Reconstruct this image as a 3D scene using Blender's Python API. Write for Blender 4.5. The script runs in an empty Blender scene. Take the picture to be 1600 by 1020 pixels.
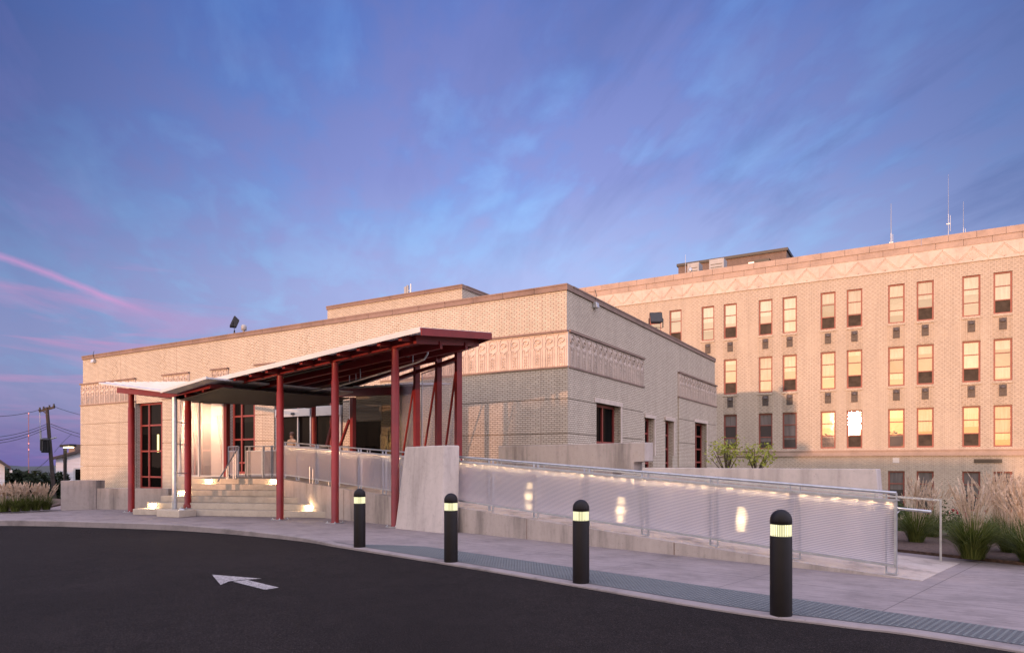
import bpy, bmesh, math, random
from mathutils import Vector, Matrix
from mathutils.geometry import tessellate_polygon
random.seed(7)
C = bpy.context.scene.collection
R_ = math.radians
# ------------------------------------------------------------------ survey helpers
# World frame: x runs along the street front of the low building, y runs into it, z up; eye at 1.55 m.
FL, HZ, EYE = 1067.0, 723.0, 1.55
cA, sA = 0.8577, 0.5142
def ray(u):
    k = (u-800)/FL
    return cA*k-sA, sA*k+cA
def P(u, v, t):
    a, b = ray(u)
    return Vector((a*t, b*t, EYE+(HZ-v)/FL*t))
def G(u, v, z=0.0):
    return P(u, v, (EYE-z)*FL/(v-HZ))
def onY(u, y):
    a, b = ray(u); t = y/b
    return a*t, t
def onX(u, x):
    a, b = ray(u); t = x/a
    return b*t, t
def online(u, p, d):
    a, b = ray(u)
    # a*t = p.x+s*d.x ; b*t = p.y+s*d.y
    det = -a*d[1]+b*d[0]
    t = (-p[0]*d[1]+p[1]*d[0])/det
    s = ((a*t-p[0])*d[0]+(b*t-p[1])*d[1])/(d[0]**2+d[1]**2)
    return s, t
def V(*a): return Vector(a)

# ------------------------------------------------------------------ mesh builder
OFF = {}
class MB:
    def __init__(s): s.v = []; s.f = []; s.sm = []
    def add(s, vs, fs, smooth=False):
        b = len(s.v); s.v += [Vector(x) for x in vs]
        for f in fs: s.f.append([b+i for i in f]); s.sm.append(smooth)
        return s
    def hexa(s, p):   # 8 points: bottom ring 0-3, top ring 4-7
        return s.add(p, [(3,2,1,0),(4,5,6,7),(0,1,5,4),(1,2,6,5),(2,3,7,6),(3,0,4,7)])
    def box(s, x0, y0, z0, x1, y1, z1):
        if x0 > x1: x0, x1 = x1, x0
        if y0 > y1: y0, y1 = y1, y0
        if z0 > z1: z0, z1 = z1, z0
        return s.hexa([(x0,y0,z0),(x1,y0,z0),(x1,y1,z0),(x0,y1,z0),(x0,y0,z1),(x1,y0,z1),(x1,y1,z1),(x0,y1,z1)])
    def bar(s, p, q, w, h, up=(0,0,1)):
        p, q = Vector(p), Vector(q); d = (q-p).normalized(); up = Vector(up)
        a = d.cross(up)
        if a.length < 1e-4: a = d.cross(Vector((1,0,0)))
        a.normalize(); b = a.cross(d).normalized(); a = a*w/2; b = b*h/2
        return s.hexa([p-a-b, p+a-b, q+a-b, q-a-b, p-a+b, p+a+b, q+a+b, q-a+b])
    def tube(s, p, q, r0, r1=None, n=10, cap=True):
        r1 = r0 if r1 is None else r1
        p, q = Vector(p), Vector(q); d = (q-p).normalized()
        a = d.cross(Vector((0,0,1)))
        if a.length < 1e-3: a = Vector((1,0,0))
        a.normalize(); b = d.cross(a)
        vs = []; fs = []
        for c, r in ((p,r0),(q,r1)):
            for i in range(n):
                g = 2*math.pi*i/n; vs.append(c+a*(r*math.cos(g))+b*(r*math.sin(g)))
        for i in range(n): fs.append((i,(i+1)%n,n+(i+1)%n,n+i))
        s.add(vs, fs, True)
        if cap: s.add(vs, [tuple(range(n-1,-1,-1)), tuple(range(n,2*n))])
        return s
    def path(s, pts, r, n=6):
        for a, b in zip(pts[:-1], pts[1:]): s.tube(a, b, r, r, n, True)
        return s
    def lathe(s, cx, cy, prof, n=24, cap=True):
        vs = []; fs = []
        for r, z in prof:
            for i in range(n):
                g = 2*math.pi*i/n; vs.append((cx+r*math.cos(g), cy+r*math.sin(g), z))
        for j in range(len(prof)-1):
            for i in range(n):
                fs.append((j*n+i, j*n+(i+1)%n, (j+1)*n+(i+1)%n, (j+1)*n+i))
        s.add(vs, fs, True)
        if cap:
            m = len(prof)
            s.add(vs, [tuple(range(n-1,-1,-1)), tuple(range((m-1)*n, m*n))])
        return s
    def prism(s, poly, z0, z1):   # flat polygon of (x,y), counter-clockwise or not
        n = len(poly)
        area = sum(poly[i][0]*poly[(i+1)%n][1]-poly[(i+1)%n][0]*poly[i][1] for i in range(n))
        if area < 0: poly = poly[::-1]
        f0 = (lambda p: z0) if not callable(z0) else z0
        f1 = (lambda p: z1) if not callable(z1) else z1
        vs = [(p[0],p[1],f0(p)) for p in poly]+[(p[0],p[1],f1(p)) for p in poly]
        tri = tessellate_polygon([[Vector((p[0],p[1],0)) for p in poly]])
        fs = []
        for t in tri:
            a = sum(poly[t[i]][0]*poly[t[(i+1)%3]][1]-poly[t[(i+1)%3]][0]*poly[t[i]][1] for i in range(3))
            if a < 0: t = t[::-1]
            fs.append(tuple(n+i for i in t)); fs.append(tuple(t[::-1]))
        for i in range(n):
            j = (i+1) % n; fs.append((i,j,n+j,n+i))
        return s.add(vs, fs)
    def build(s, name, mat, parent=None, smooth=False, bevel=0, origin=None):
        if parent is not None: off = OFF[parent]
        elif origin is not None: off = Vector(origin)
        else:
            n = len(s.v)
            off = Vector((sum(p.x for p in s.v)/n, sum(p.y for p in s.v)/n, min(p.z for p in s.v)))
        me = bpy.data.meshes.new(name)
        me.from_pydata([tuple(p-off) for p in s.v], [], s.f)
        for i, p in enumerate(me.polygons): p.use_smooth = s.sm[i] or smooth
        me.update()
        o = bpy.data.objects.new(name, me); C.objects.link(o)
        if mat is not None: me.materials.append(mat)
        if parent is not None: o.parent = parent
        else: o.location = off
        OFF[o] = off
        if bevel:
            m = o.modifiers.new('edge', 'BEVEL'); m.width = bevel; m.segments = 2; m.limit_method = 'ANGLE'
        return o
def tag(o, label=None, cat=None, group=None, kind=None):
    if label: o['label'] = label
    if cat: o['category'] = cat
    if group: o['group'] = group
    if kind: o['kind'] = kind
    return o
def thing(name, loc, label, cat, group=None):
    o = bpy.data.objects.new(name, None); C.objects.link(o); o.location = loc
    o.empty_display_size = 0.2
    OFF[o] = Vector(loc)
    return tag(o, label, cat, group)
def struct(name, mb, mat, **k): return tag(mb.build(name, mat, **k), kind='structure')
def copy_tree(o, parent=None):
    n = o.copy(); C.objects.link(n)
    if parent is not None: n.parent = parent
    for ch in list(o.children): copy_tree(ch, n)
    return n
def window_wall(mb, horiz, pos, depth, a0, a1, z0, z1, openings):
    """wall skin on the plane x or y = pos, with reveals 'depth' deep round each opening"""
    xs = sorted({a0, a1, *[o[0] for o in openings], *[o[1] for o in openings]})
    zs = sorted({z0, z1, *[o[2] for o in openings], *[o[3] for o in openings]})
    pt = (lambda a, d, z: (a, pos+d, z)) if horiz else (lambda a, d, z: (pos+d, a, z))
    for i in range(len(xs)-1):
        for j in range(len(zs)-1):
            ca, cz = (xs[i]+xs[i+1])/2, (zs[j]+zs[j+1])/2
            if any(o[0] < ca < o[1] and o[2] < cz < o[3] for o in openings): continue
            mb.add([pt(xs[i],0,zs[j]), pt(xs[i+1],0,zs[j]), pt(xs[i+1],0,zs[j+1]), pt(xs[i],0,zs[j+1])], [(0,1,2,3)])
    for o in openings:
        a, b, c, d = o[:4]
        for q in (((a,c),(a,d)), ((b,c),(b,d)), ((a,c),(b,c)), ((a,d),(b,d))):
            (p0,p1),(q0,q1) = q
            mb.add([pt(p0,0,p1), pt(q0,0,q1), pt(q0,depth,q1), pt(p0,depth,p1)], [(0,1,2,3)])

# ------------------------------------------------------------------ materials
class N:
    def __init__(s, name):
        s.m = bpy.data.materials.new(name); s.m.use_nodes = True
        s.t = s.m.node_tree; s.t.nodes.clear()
        s.out = s.t.nodes.new('ShaderNodeOutputMaterial')
    def n(s, k, **kw):
        x = s.t.nodes.new('ShaderNode'+k)
        for a, b in kw.items():
            if a.startswith('i_'):
                key = a[2:]
                key = int(key) if key.isdigit() else key.replace('_',' ')
                x.inputs[key].default_value = b
            else: setattr(x, a, b)
        return x
    def l(s, a, b): s.t.links.new(a, b)
    def math(s, op, a, b=None, c=None, clamp=False):
        x = s.n('Math', operation=op); x.use_clamp = clamp
        for i, v in enumerate((a, b, c)):
            if v is None: continue
            if isinstance(v, (int, float)): x.inputs[i].default_value = v
            else: s.l(v, x.inputs[i])
        return x.outputs[0]
    def mix(s, f, a, b, blend='MIX'):
        x = s.n('Mix', data_type='RGBA', blend_type=blend)
        for i, v in ((0,f),(6,a),(7,b)):
            if isinstance(v, (int,float)): x.inputs[i].default_value = v
            elif isinstance(v, tuple): x.inputs[i].default_value = (*v[:3],1)
            else: s.l(v, x.inputs[i])
        return x.outputs[2]
    def ramp(s, f, pts):
        x = s.n('ValToRGB'); s.l(f, x.inputs[0]); e = x.color_ramp.elements
        while len(e) > 1: e.remove(e[-1])
        for i, (p, c) in enumerate(pts):
            q = e[0] if i == 0 else e.new(p)
            q.position = p; q.color = (*c,1) if isinstance(c, tuple) else (c,c,c,1)
        return x.outputs[0]
    def noise(s, vec, scale, detail=4, rough=.55, dist=0.0):
        x = s.n('TexNoise'); x.inputs['Scale'].default_value = scale; x.inputs['Detail'].default_value = detail
        x.inputs['Roughness'].default_value = rough; x.inputs['Distortion'].default_value = dist
        if vec is not None: s.l(vec, x.inputs['Vector'])
        return x.outputs['Fac']
    def pos(s): return s.n('NewGeometry').outputs['Position']
    def mapping(s, vec, scale=(1,1,1), rot=(0,0,0), loc=(0,0,0)):
        x = s.n('Mapping'); s.l(vec, x.inputs[0]); x.inputs['Scale'].default_value = scale
        x.inputs['Rotation'].default_value = rot; x.inputs['Location'].default_value = loc
        return x.outputs[0]
    def bsdf(s, col, rough=.6, metal=0, bump=None, bs=.3, bd=.02, spec=.5):
        b = s.n('BsdfPrincipled')
        for k, v in (('Base Color',col),('Roughness',rough),('Metallic',metal),('Specular IOR Level',spec)):
            if isinstance(v, (int,float)): b.inputs[k].default_value = v
            elif isinstance(v, tuple): b.inputs[k].default_value = (*v,1)
            else: s.l(v, b.inputs[k])
        if bump is not None:
            x = s.n('Bump'); x.inputs['Strength'].default_value = bs; x.inputs['Distance'].default_value = bd
            s.l(bump, x.inputs['Height']); s.l(x.outputs[0], b.inputs['Normal'])
        return b
    def done(s, sh): s.l(sh.outputs[0] if hasattr(sh,'outputs') else sh, s.out.inputs[0]); return s.m

def mul(c, f): return tuple(min(1, x*f) for x in c)
def plain(name, col, rough=.5, var=.12, scale=6, bump=0, metal=0, spec=.5):
    m = N(name); p = m.pos(); f = m.noise(p, scale, 5)
    colr = m.ramp(f, [(.3, mul(col,1-var)), (.7, mul(col,1+var))])
    f2 = m.noise(p, scale*14, 3)
    return m.done(m.bsdf(colr, rough, metal, f2 if bump else None, bump, .004, spec))
def brick(name, c1, c2, mortar, bw=.203, bh=.0677, ms=.011, dots=False, tint=None):
    m = N(name); p = m.pos()
    sx = m.n('SeparateXYZ'); m.l(p, sx.inputs[0])
    h = m.math('ADD', sx.outputs[0], sx.outputs[1])
    cv = m.n('CombineXYZ'); m.l(h, cv.inputs[0]); m.l(sx.outputs[2], cv.inputs[1])
    b = m.n('TexBrick'); m.l(cv.outputs[0], b.inputs['Vector'])
    b.inputs['Scale'].default_value = 1; b.inputs['Brick Width'].default_value = bw; b.inputs['Row Height'].default_value = bh
    b.inputs['Mortar Size'].default_value = ms; b.inputs['Mortar Smooth'].default_value = .15; b.inputs['Bias'].default_value = -.1
    b.inputs['Color1'].default_value = (*c1,1); b.inputs['Color2'].default_value = (*c2,1); b.inputs['Mortar'].default_value = (*mortar,1)
    big = m.noise(p, .45, 4); sm = m.noise(p, 5, 5)
    col = m.mix(m.math('MULTIPLY', big, .35), b.outputs['Color'], mul(c1,.62), 'MIX')
    col = m.mix(.35, col, m.ramp(sm, [(.3,.72),(.7,1.0)]), 'MULTIPLY')
    st = m.noise(m.mapping(p, (1.6,1.6,.12)), 1.6, 5)
    col = m.mix(.3, col, m.ramp(st, [(.35,.68),(.6,1.0)]), 'MULTIPLY')
    height = m.math('SUBTRACT', 1.0, b.outputs['Fac'])
    if dots:   # alternate headers set back in the bond
        row = m.math('FLOOR', m.math('DIVIDE', sx.outputs[2], bh*2))
        odd = m.math('MULTIPLY', m.math('MODULO', row, 2.0), bw*.75)
        fx = m.math('MODULO', m.math('ADD', m.math('ADD', h, odd), 400.0), bw*1.5)
        fz = m.math('MODULO', m.math('ADD', sx.outputs[2], 40.0), bh*2)
        d = m.math('MULTIPLY', m.math('LESS_THAN', fx, .10), m.math('LESS_THAN', fz, bh*.95))
        area = m.math('GREATER_THAN', m.noise(m.mapping(p,(1,1,.8)), .28, 2), .47)
        d = m.math('MULTIPLY', d, m.math('ADD', m.math('MULTIPLY', area, .6), .4))
        col = m.mix(m.math('MULTIPLY', d, .38), col, mul(mortar,.5))
        height = m.math('SUBTRACT', height, m.math('MULTIPLY', d, 1.5))
    return m.done(m.bsdf(col, .85, 0, height, .6, .008, .25))
def concrete(name, col, stain=.5, stretch=(1,1,.25), bump=.25, joints=None, broom=0):
    m = N(name); p = m.pos()
    n1 = m.noise(m.mapping(p, stretch), 1.3, 8, .65); n2 = m.noise(p, 9, 6, .65); n3 = m.noise(p, 70, 3)
    c = m.ramp(n1, [(.28, mul(col,1-stain)), (.5, col), (.72, mul(col,1.14))])
    c = m.mix(.5, c, m.ramp(n2, [(.25,.66),(.5,.95),(.8,1.0)]), 'MULTIPLY')
    pits = m.n('TexVoronoi'); pits.inputs['Scale'].default_value = 11; m.l(p, pits.inputs['Vector'])
    pit = m.math('LESS_THAN', pits.outputs['Distance'], .09)
    c = m.mix(m.math('MULTIPLY', pit, .45), c, mul(col,.3))
    hgt = m.math('ADD', m.math('MULTIPLY', n2, .6), m.math('MULTIPLY', n3, .25))
    hgt = m.math('SUBTRACT', hgt, m.math('MULTIPLY', pit, .4))
    if broom:
        w = m.n('TexNoise'); w.inputs['Scale'].default_value = 1; w.inputs['Detail'].default_value = 3
        m.l(m.mapping(p, (2.0,42,1), (0,0,R_(broom))), w.inputs['Vector'])
        hgt = m.math('ADD', hgt, m.math('MULTIPLY', w.outputs['Fac'], 1.1))
        c = m.mix(.7, c, m.ramp(w.outputs['Fac'], [(.38,.62),(.60,1.0)]), 'MULTIPLY')
    if joints:
        q = m.mapping(p, (1,1,1), (0,0,R_(joints[0])))
        s2 = m.n('SeparateXYZ'); m.l(q, s2.inputs[0])
        j = None
        for ax, per, o in ((0,joints[1],joints[3]),(1,joints[2],joints[4])):
            f = m.math('MODULO', m.math('ADD', s2.outputs[ax], 300.0+o), per)
            g = m.math('LESS_THAN', f, .014)
            j = g if j is None else m.math('MAXIMUM', j, g)
        c = m.mix(m.math('MULTIPLY', j, .65), c, mul(col,.25))
        hgt = m.math('SUBTRACT', hgt, m.math('MULTIPLY', j, 2))
    return m.done(m.bsdf(c, .85, 0, hgt, bump, .01, .3))
def emit(name, col, st):
    m = N(name); e = m.n('Emission'); e.inputs[0].default_value = (*col,1); e.inputs[1].default_value = st
    return m.done(e)

M = {}
M['brick'] = brick('cream brick', (.64,.555,.455), (.54,.465,.38), (.25,.195,.155), ms=.0135)
M['brick_far'] = brick('patterned cream brick', (.60,.505,.41), (.53,.445,.36), (.31,.245,.20), dots=True)
M['brick_dark'] = brick('brown rooftop brick', (.24,.17,.14), (.20,.14,.115), (.13,.10,.09))
M['coping'] = concrete('brown coping stone', (.225,.155,.13), .25, (1,1,1), .2)
M['terracotta'] = concrete('cast ornament stone', (.52,.43,.375), .2, (1,1,1), .15)
M['concrete'] = concrete('board cast concrete', (.37,.315,.29), .55, (1.6,1.6,.2), .4)
M['concrete_pale'] = concrete('pale cast concrete', (.47,.41,.39), .36, (1.8,1.8,.2), .35)
M['step'] = concrete('step concrete', (.44,.375,.31), .32, (1,1,1), .25)
M['pavement'] = concrete('broom finished pavement', (.25,.208,.21), .34, (1,1,1), .4, (13.5,1.9,2.15,.55,.75), 13.5+90)
M['kerb'] = concrete('kerb concrete', (.235,.20,.20), .45, (1,1,1), .3)
M['red'] = plain('maroon painted steel', (.165,.012,.012), .42, .16, 3, .02, 0, .35)
M['red_frame'] = plain('maroon window frame', (.19,.028,.024), .45, .15, 2)
M['red_far'] = plain('weathered red window frame', (.22,.06,.045), .55, .2, 1.5)
M['white_metal'] = plain('white roof metal', (.46,.46,.47), .42, .06, 3)
M['dark_soffit'] = plain('dark soffit sheet', (.02,.014,.014), .7, .2, 3)
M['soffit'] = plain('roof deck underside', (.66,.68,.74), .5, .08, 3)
M['galv'] = plain('galvanised steel', (.40,.41,.44), .42, .15, 12, .02, .75)
M['alu'] = plain('pale aluminium', (.48,.48,.50), .35, .05, 4, 0, .5)
M['black'] = plain('dark bronze paint', (.0065,.004,.0045), .5, .2, 8, .03, 0, .22)
M['blackbox'] = plain('black metal', (.012,.012,.014), .45, .2, 8)
M['grey_box'] = plain('grey metal box', (.30,.30,.31), .5, .12, 3)
M['wood_pole'] = plain('dark timber pole', (.035,.024,.02), .85, .3, 3, .1)
M['house_white'] = plain('white house siding', (.62,.60,.63), .7, .06, 1)
M['house_roof'] = plain('dark roof shingles', (.05,.04,.045), .8, .25, 3, .1)
M['interior'] = plain('dark room', (.016,.013,.012), .9, .2, 2)
M['dark_grille'] = plain('dark bronze grille', (.07,.055,.05), .6, .3, 9, .1)
M['paint'] = None
M['bark'] = plain('bark', (.07,.05,.035), .9, .3, 9, .2)
M['mulch'] = plain('bark mulch', (.075,.045,.035), .95, .5, 18, .6)
M['terrain'] = plain('rough grass terrain', (.045,.055,.025), .95, .4, .6, .3)
M['hill'] = plain('wooded hill', (.030,.040,.045), .95, .3, .02)
def leafmat(name, c1, c2, tr=.3):
    m = N(name); g = m.n('NewGeometry'); f = m.n('TexNoise'); f.inputs['Scale'].default_value = 2.2
    m.l(g.outputs['Position'], f.inputs['Vector'])
    r = m.math('ADD', m.math('MULTIPLY', g.outputs['Random Per Island'], .6), m.math('MULTIPLY', f.outputs['Fac'], .4))
    c = m.ramp(r, [(.2,c1),(.8,c2)])
    b = m.bsdf(c, .6, 0, spec=.2); t = m.n('BsdfTranslucent'); m.l(c, t.inputs[0])
    x = m.n('MixShader'); x.inputs[0].default_value = tr; m.l(b.outputs[0], x.inputs[1]); m.l(t.outputs[0], x.inputs[2])
    return m.done(x)
M['leaf'] = leafmat('shrub leaves', (.16,.20,.025), (.40,.40,.08))
M['leaf_dark'] = leafmat('dark tree leaves', (.010,.016,.008), (.028,.04,.018), .15)
M['leaf_street'] = leafmat('street tree leaves', (.03,.05,.015), (.07,.09,.03), .2)
M['blade'] = leafmat('green grass blades', (.035,.06,.010), (.17,.19,.05))
M['plume'] = leafmat('straw grass plumes', (.48,.36,.25), (.74,.60,.48), .4)
M['flower'] = leafmat('red blooms', (.35,.02,.05), (.5,.05,.09), .2)
def asphalt():
    m = N('asphalt'); p = m.pos(); n1 = m.noise(p, .45, 6, .6); n2 = m.noise(p, 75, 3, .75); n3 = m.noise(p, 3.2, 7, .75)
    v = m.n('TexVoronoi'); v.inputs['Scale'].default_value = 55; m.l(p, v.inputs['Vector'])
    c = m.ramp(n1, [(.3,(.0115,.008,.0078)), (.7,(.021,.0155,.0152))])
    c = m.mix(.75, c, m.ramp(n2, [(.38,.25),(.52,.85),(.62,1.0)]), 'MULTIPLY')
    c = m.mix(m.math('MULTIPLY', m.math('GREATER_THAN', n2, .60), .8), c, (.055,.045,.044))
    c = m.mix(.55, c, m.ramp(n3, [(.35,.5),(.6,1.0)]), 'MULTIPLY')
    # faint tyre lanes and a few sealed cracks
    cr = m.n('TexVoronoi', feature='DISTANCE_TO_EDGE'); cr.inputs['Scale'].default_value = .16
    wv = m.n('VectorMath', operation='ADD'); m.l(p, wv.inputs[0]); nz = m.n('TexNoise'); nz.inputs['Scale'].default_value = .9; nz.inputs['Detail'].default_value = 5; m.l(p, nz.inputs['Vector']); m.l(nz.outputs['Color'], wv.inputs[1]); m.l(wv.outputs[0], cr.inputs['Vector'])
    k = m.math('LESS_THAN', cr.outputs['Distance'], .0022)
    c = m.mix(m.math('MULTIPLY', k, .7), c, (.008,.006,.006))
    h = m.math('ADD', m.math('MULTIPLY', n2, .8), m.math('MULTIPLY', v.outputs['Distance'], .4))
    return m.done(m.bsdf(c, .9, 0, h, .9, .015, .12))
M['asphalt'] = asphalt()
def roadpaint():
    m = N('worn white road paint'); p = m.pos(); n = m.noise(p, 30, 6, .7); n2 = m.noise(p, 110, 2)
    a = m.ramp(m.math('ADD', m.math('MULTIPLY', n, .6), m.math('MULTIPLY', n2, .4)), [(.40,1.0),(.56,.08)])
    c = m.mix(a, (.42,.385,.38), (.035,.028,.028))
    return m.done(m.bsdf(c, .7, 0, n2, .4, .01))
M['paint'] = roadpaint()
def tact():
    m = N('slate grey tactile tile'); p = m.pos(); sx = m.n('SeparateXYZ'); m.l(p, sx.inputs[0])
    n = m.noise(p, 4, 5, .7)
    c = m.ramp(n, [(.3,(.062,.066,.071)),(.7,(.092,.097,.103))])
    c = m.mix(m.math('GREATER_THAN', sx.outputs[2], .0055), c, (.135,.148,.158))
    return m.done(m.bsdf(c, .6, 0, n, .1, .01, .3))
M['tactile'] = tact()
def glassmat(name, back=(.10,.095,.09), refl=.6, rough=.02, wav=.02, tint=(1,1,1)):
    m = N(name); p = m.pos(); n = m.noise(p, .7, 3)
    g = m.n('BsdfGlossy'); g.inputs['Roughness'].default_value = rough; g.inputs['Color'].default_value = (*tint,1)
    b = m.n('Bump'); b.inputs['Strength'].default_value = 1; b.inputs['Distance'].default_value = wav; m.l(n, b.inputs['Height']); m.l(b.outputs[0], g.inputs['Normal'])
    n2 = m.noise(m.mapping(p,(6,6,.5)), 1.3, 3)
    gz = m.n('SeparateXYZ'); m.l(m.n('TexCoord').outputs['Generated'], gz.inputs[0])
    rnd_ = m.math('FRACT', m.math('MULTIPLY', m.n('ObjectInfo').outputs['Random'], 7.31))
    drawn = m.math('GREATER_THAN', gz.outputs[2], m.math('MULTIPLY', rnd_, .9))
    d = m.n('BsdfDiffuse'); m.l(m.mix(drawn, mul(back,.35), m.ramp(n2, [(.35,mul(back,.8)),(.65,mul(back,1.15))])), d.inputs[0])
    x = m.n('MixShader'); m.l(m.math('MULTIPLY', m.math('MULTIPLY_ADD', m.n('ObjectInfo').outputs['Random'], .5, .7), refl), x.inputs[0]); m.l(d.outputs[0], x.inputs[1]); m.l(g.outputs[0], x.inputs[2])
    return m.done(x)
M['glass_far'] = glassmat('old sash window glass', (.26,.225,.20), .23, .025, .006, (1,.92,.88))
M['glass_sash'] = plain('dark screened lower sash', (.060,.047,.038), .9, .3, 3, 0, 0, .08)
M['glass_dark'] = glassmat('dark shop glass', (.007,.006,.006), .012, .02, .004)
M['dim_blind_glass'] = glassmat('dimmed window with drawn shade', (.15,.13,.125), .10, .05, .01)
def tinted():
    m = N('tinted vestibule glass'); t = m.n('BsdfTransparent'); t.inputs[0].default_value = (.42,.40,.36,1)
    g = m.n('BsdfGlossy'); g.inputs['Roughness'].default_value = .02
    x = m.n('MixShader'); x.inputs[0].default_value = .004; m.l(t.outputs[0], x.inputs[1]); m.l(g.outputs[0], x.inputs[2])
    return m.done(x)
M['tinted'] = tinted()
def polycarb(name, vertical=False, slope=0.0, pitch=.025, clear=.30, rough=.18, refr=.3, gloss=.12, amp=.5):
    m = N(name); tc = m.n('TexCoord'); s = m.n('SeparateXYZ'); m.l(tc.outputs['Object'], s.inputs[0])
    h = s.outputs[0] if vertical else m.math('SUBTRACT', s.outputs[2], m.math('MULTIPLY', s.outputs[0], slope))
    ph = m.math('MULTIPLY', h, 2*math.pi/pitch)
    w01 = m.math('MULTIPLY_ADD', m.math('SINE', ph), .5, .5)
    # the ribs tilt the surface along one direction only
    ax = m.n('VectorTransform', vector_type='VECTOR', convert_from='OBJECT', convert_to='WORLD'); ax.inputs[0].default_value = (1,0,0) if vertical else (0,0,1)
    nz = m.noise(m.mapping(tc.outputs['Object'],(1,1,1)), 9, 3)
    sc = m.n('VectorMath', operation='SCALE'); m.l(ax.outputs[0], sc.inputs[0])
    m.l(m.math('MULTIPLY', m.math('POWER', m.math('COSINE', ph), 1.0 if vertical else 3.0), amp), sc.inputs['Scale'])
    ad = m.n('VectorMath', operation='ADD'); m.l(m.n('NewGeometry').outputs['Normal'], ad.inputs[0]); m.l(sc.outputs[0], ad.inputs[1])
    nn = m.n('VectorMath', operation='NORMALIZE'); m.l(ad.outputs[0], nn.inputs[0])
    bp = m.n('Bump'); bp.inputs['Distance'].default_value = .004; bp.inputs['Strength'].default_value = .35
    m.l(nz, bp.inputs['Height']); m.l(nn.outputs[0], bp.inputs['Normal'])
    rib = m.math('GREATER_THAN', w01, .5)
    d = m.n('BsdfDiffuse'); m.l(m.mix(rib, (.40,.37,.46), (.80,.75,.82)), d.inputs[0])
    t = m.n('BsdfTranslucent'); m.l(m.mix(rib, (.48,.45,.50), (.90,.85,.86)), t.inputs[0])
    a = m.n('MixShader'); a.inputs[0].default_value = .55; m.l(d.outputs[0], a.inputs[1]); m.l(t.outputs[0], a.inputs[2])
    cl = m.n('BsdfTransparent'); cl.inputs[0].default_value = (.93,.92,.95,1)
    b = m.n('MixShader'); m.l(m.math('MULTIPLY_ADD', m.math('GREATER_THAN', w01, .55), clear*1.1, clear*.45), b.inputs[0])
    m.l(a.outputs[0], b.inputs[1]); m.l(cl.outputs[0], b.inputs[2])
    if not vertical:
        wn = m.n('TexWhiteNoise'); wn.noise_dimensions = '3D'; m.l(m.mapping(tc.outputs['Object'],(9000,9000,9000)), wn.inputs['Vector'])
        sc3 = m.n('SeparateColor'); m.l(wn.outputs['Color'], sc3.inputs[0])
        def cub(o, k): return m.math('MULTIPLY', m.math('POWER', m.math('MULTIPLY_ADD', o, 2.0, -1.0), 3.0), k)
        tx = m.n('CombineXYZ'); m.l(m.math('MULTIPLY', m.math('SUBTRACT', m.math('ADD', sc3.outputs[1], sc3.outputs[2]), 1.0), amp*.13), tx.inputs[0]); m.l(cub(sc3.outputs[0], amp), tx.inputs[2])
        tw = m.n('VectorTransform', vector_type='VECTOR', convert_from='OBJECT', convert_to='WORLD'); m.l(tx.outputs[0], tw.inputs[0])
        ad2 = m.n('VectorMath', operation='ADD'); m.l(m.n('NewGeometry').outputs['Normal'], ad2.inputs[0]); m.l(tw.outputs[0], ad2.inputs[1])
        n2 = m.n('VectorMath', operation='NORMALIZE'); m.l(ad2.outputs[0], n2.inputs[0])
    else: n2 = nn
    r = m.n('BsdfRefraction'); r.inputs['IOR'].default_value = 1.06; r.inputs['Roughness'].default_value = .05; r.inputs[0].default_value = (.95,.94,.96,1)
    m.l(n2.outputs[0], r.inputs['Normal'])
    b2 = m.n('MixShader'); b2.inputs[0].default_value = refr; m.l(b.outputs[0], b2.inputs[1]); m.l(r.outputs[0], b2.inputs[2])
    g = m.n('BsdfGlossy'); g.inputs['Roughness'].default_value = rough; m.l(bp.outputs[0], g.inputs['Normal'])
    c = m.n('MixShader'); c.inputs[0].default_value = gloss
    m.l(b2.outputs[0], c.inputs[1]); m.l(g.outputs[0], c.inputs[2])
    return m.done(c)
def clearface():
    m = N('clear sheet face'); t = m.n('BsdfTransparent'); t.inputs[0].default_value = (.97,.97,.97,1); return m.done(t)
M['clear'] = clearface()
RSL = 0.0616
M['poly_h'] = polycarb('ribbed polycarbonate', False, 0.0, .025)
M['poly_v'] = polycarb('fluted polycarbonate', True, 0, .03, .72, .13, .0, .13, .75)
M['lamp_warm'] = emit('warm step lamp', (1,.68,.34), 100)
M['lamp_ramp'] = emit('warm ramp lamp', (1,.70,.36), 7)
M['led'] = emit('warm handrail lamp', (1,.68,.34), 120)
M['lamp_street'] = emit('street lamp', (1,.80,.42), 9)
M['tube_light'] = emit('interior tube light', (1,.82,.32), 1.6)
M['lamp_lobby'] = emit('lobby lamp', (1,.66,.22), 90)
M['beacon'] = emit('red mast beacon', (1,.25,.2), 2.0)
def bollens():
    m = N('lit bollard lens'); tc = m.n('TexCoord'); s = m.n('SeparateXYZ'); m.l(tc.outputs['Object'], s.inputs[0])
    ang = m.math('ARCTAN2', s.outputs[1], s.outputs[0])
    w = m.math('MULTIPLY_ADD', m.math('SINE', m.math('MULTIPLY', ang, 30.0)), .5, .5)
    c = m.n('CombineXYZ'); m.l(ang, c.inputs[0]); nz = m.noise(c.outputs[0], 9, 3)
    e = m.n('Emission'); e.inputs[0].default_value = (1,.93,.55,1)
    m.l(m.math('MULTIPLY_ADD', m.math('MULTIPLY', w, nz), 2.2, .45), e.inputs[1])
    t = m.n('BsdfTransparent'); t.inputs[0].default_value = (.9,.95,.85,1)
    g = m.n('BsdfGlossy'); g.inputs['Roughness'].default_value = .08
    x = m.n('MixShader'); x.inputs[0].default_value = .42; m.l(e.outputs[0], x.inputs[1]); m.l(t.outputs[0], x.inputs[2])
    y = m.n('MixShader'); y.inputs[0].default_value = .10; m.l(x.outputs[0], y.inputs[1]); m.l(g.outputs[0], y.inputs[2])
    return m.done(y)
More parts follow.
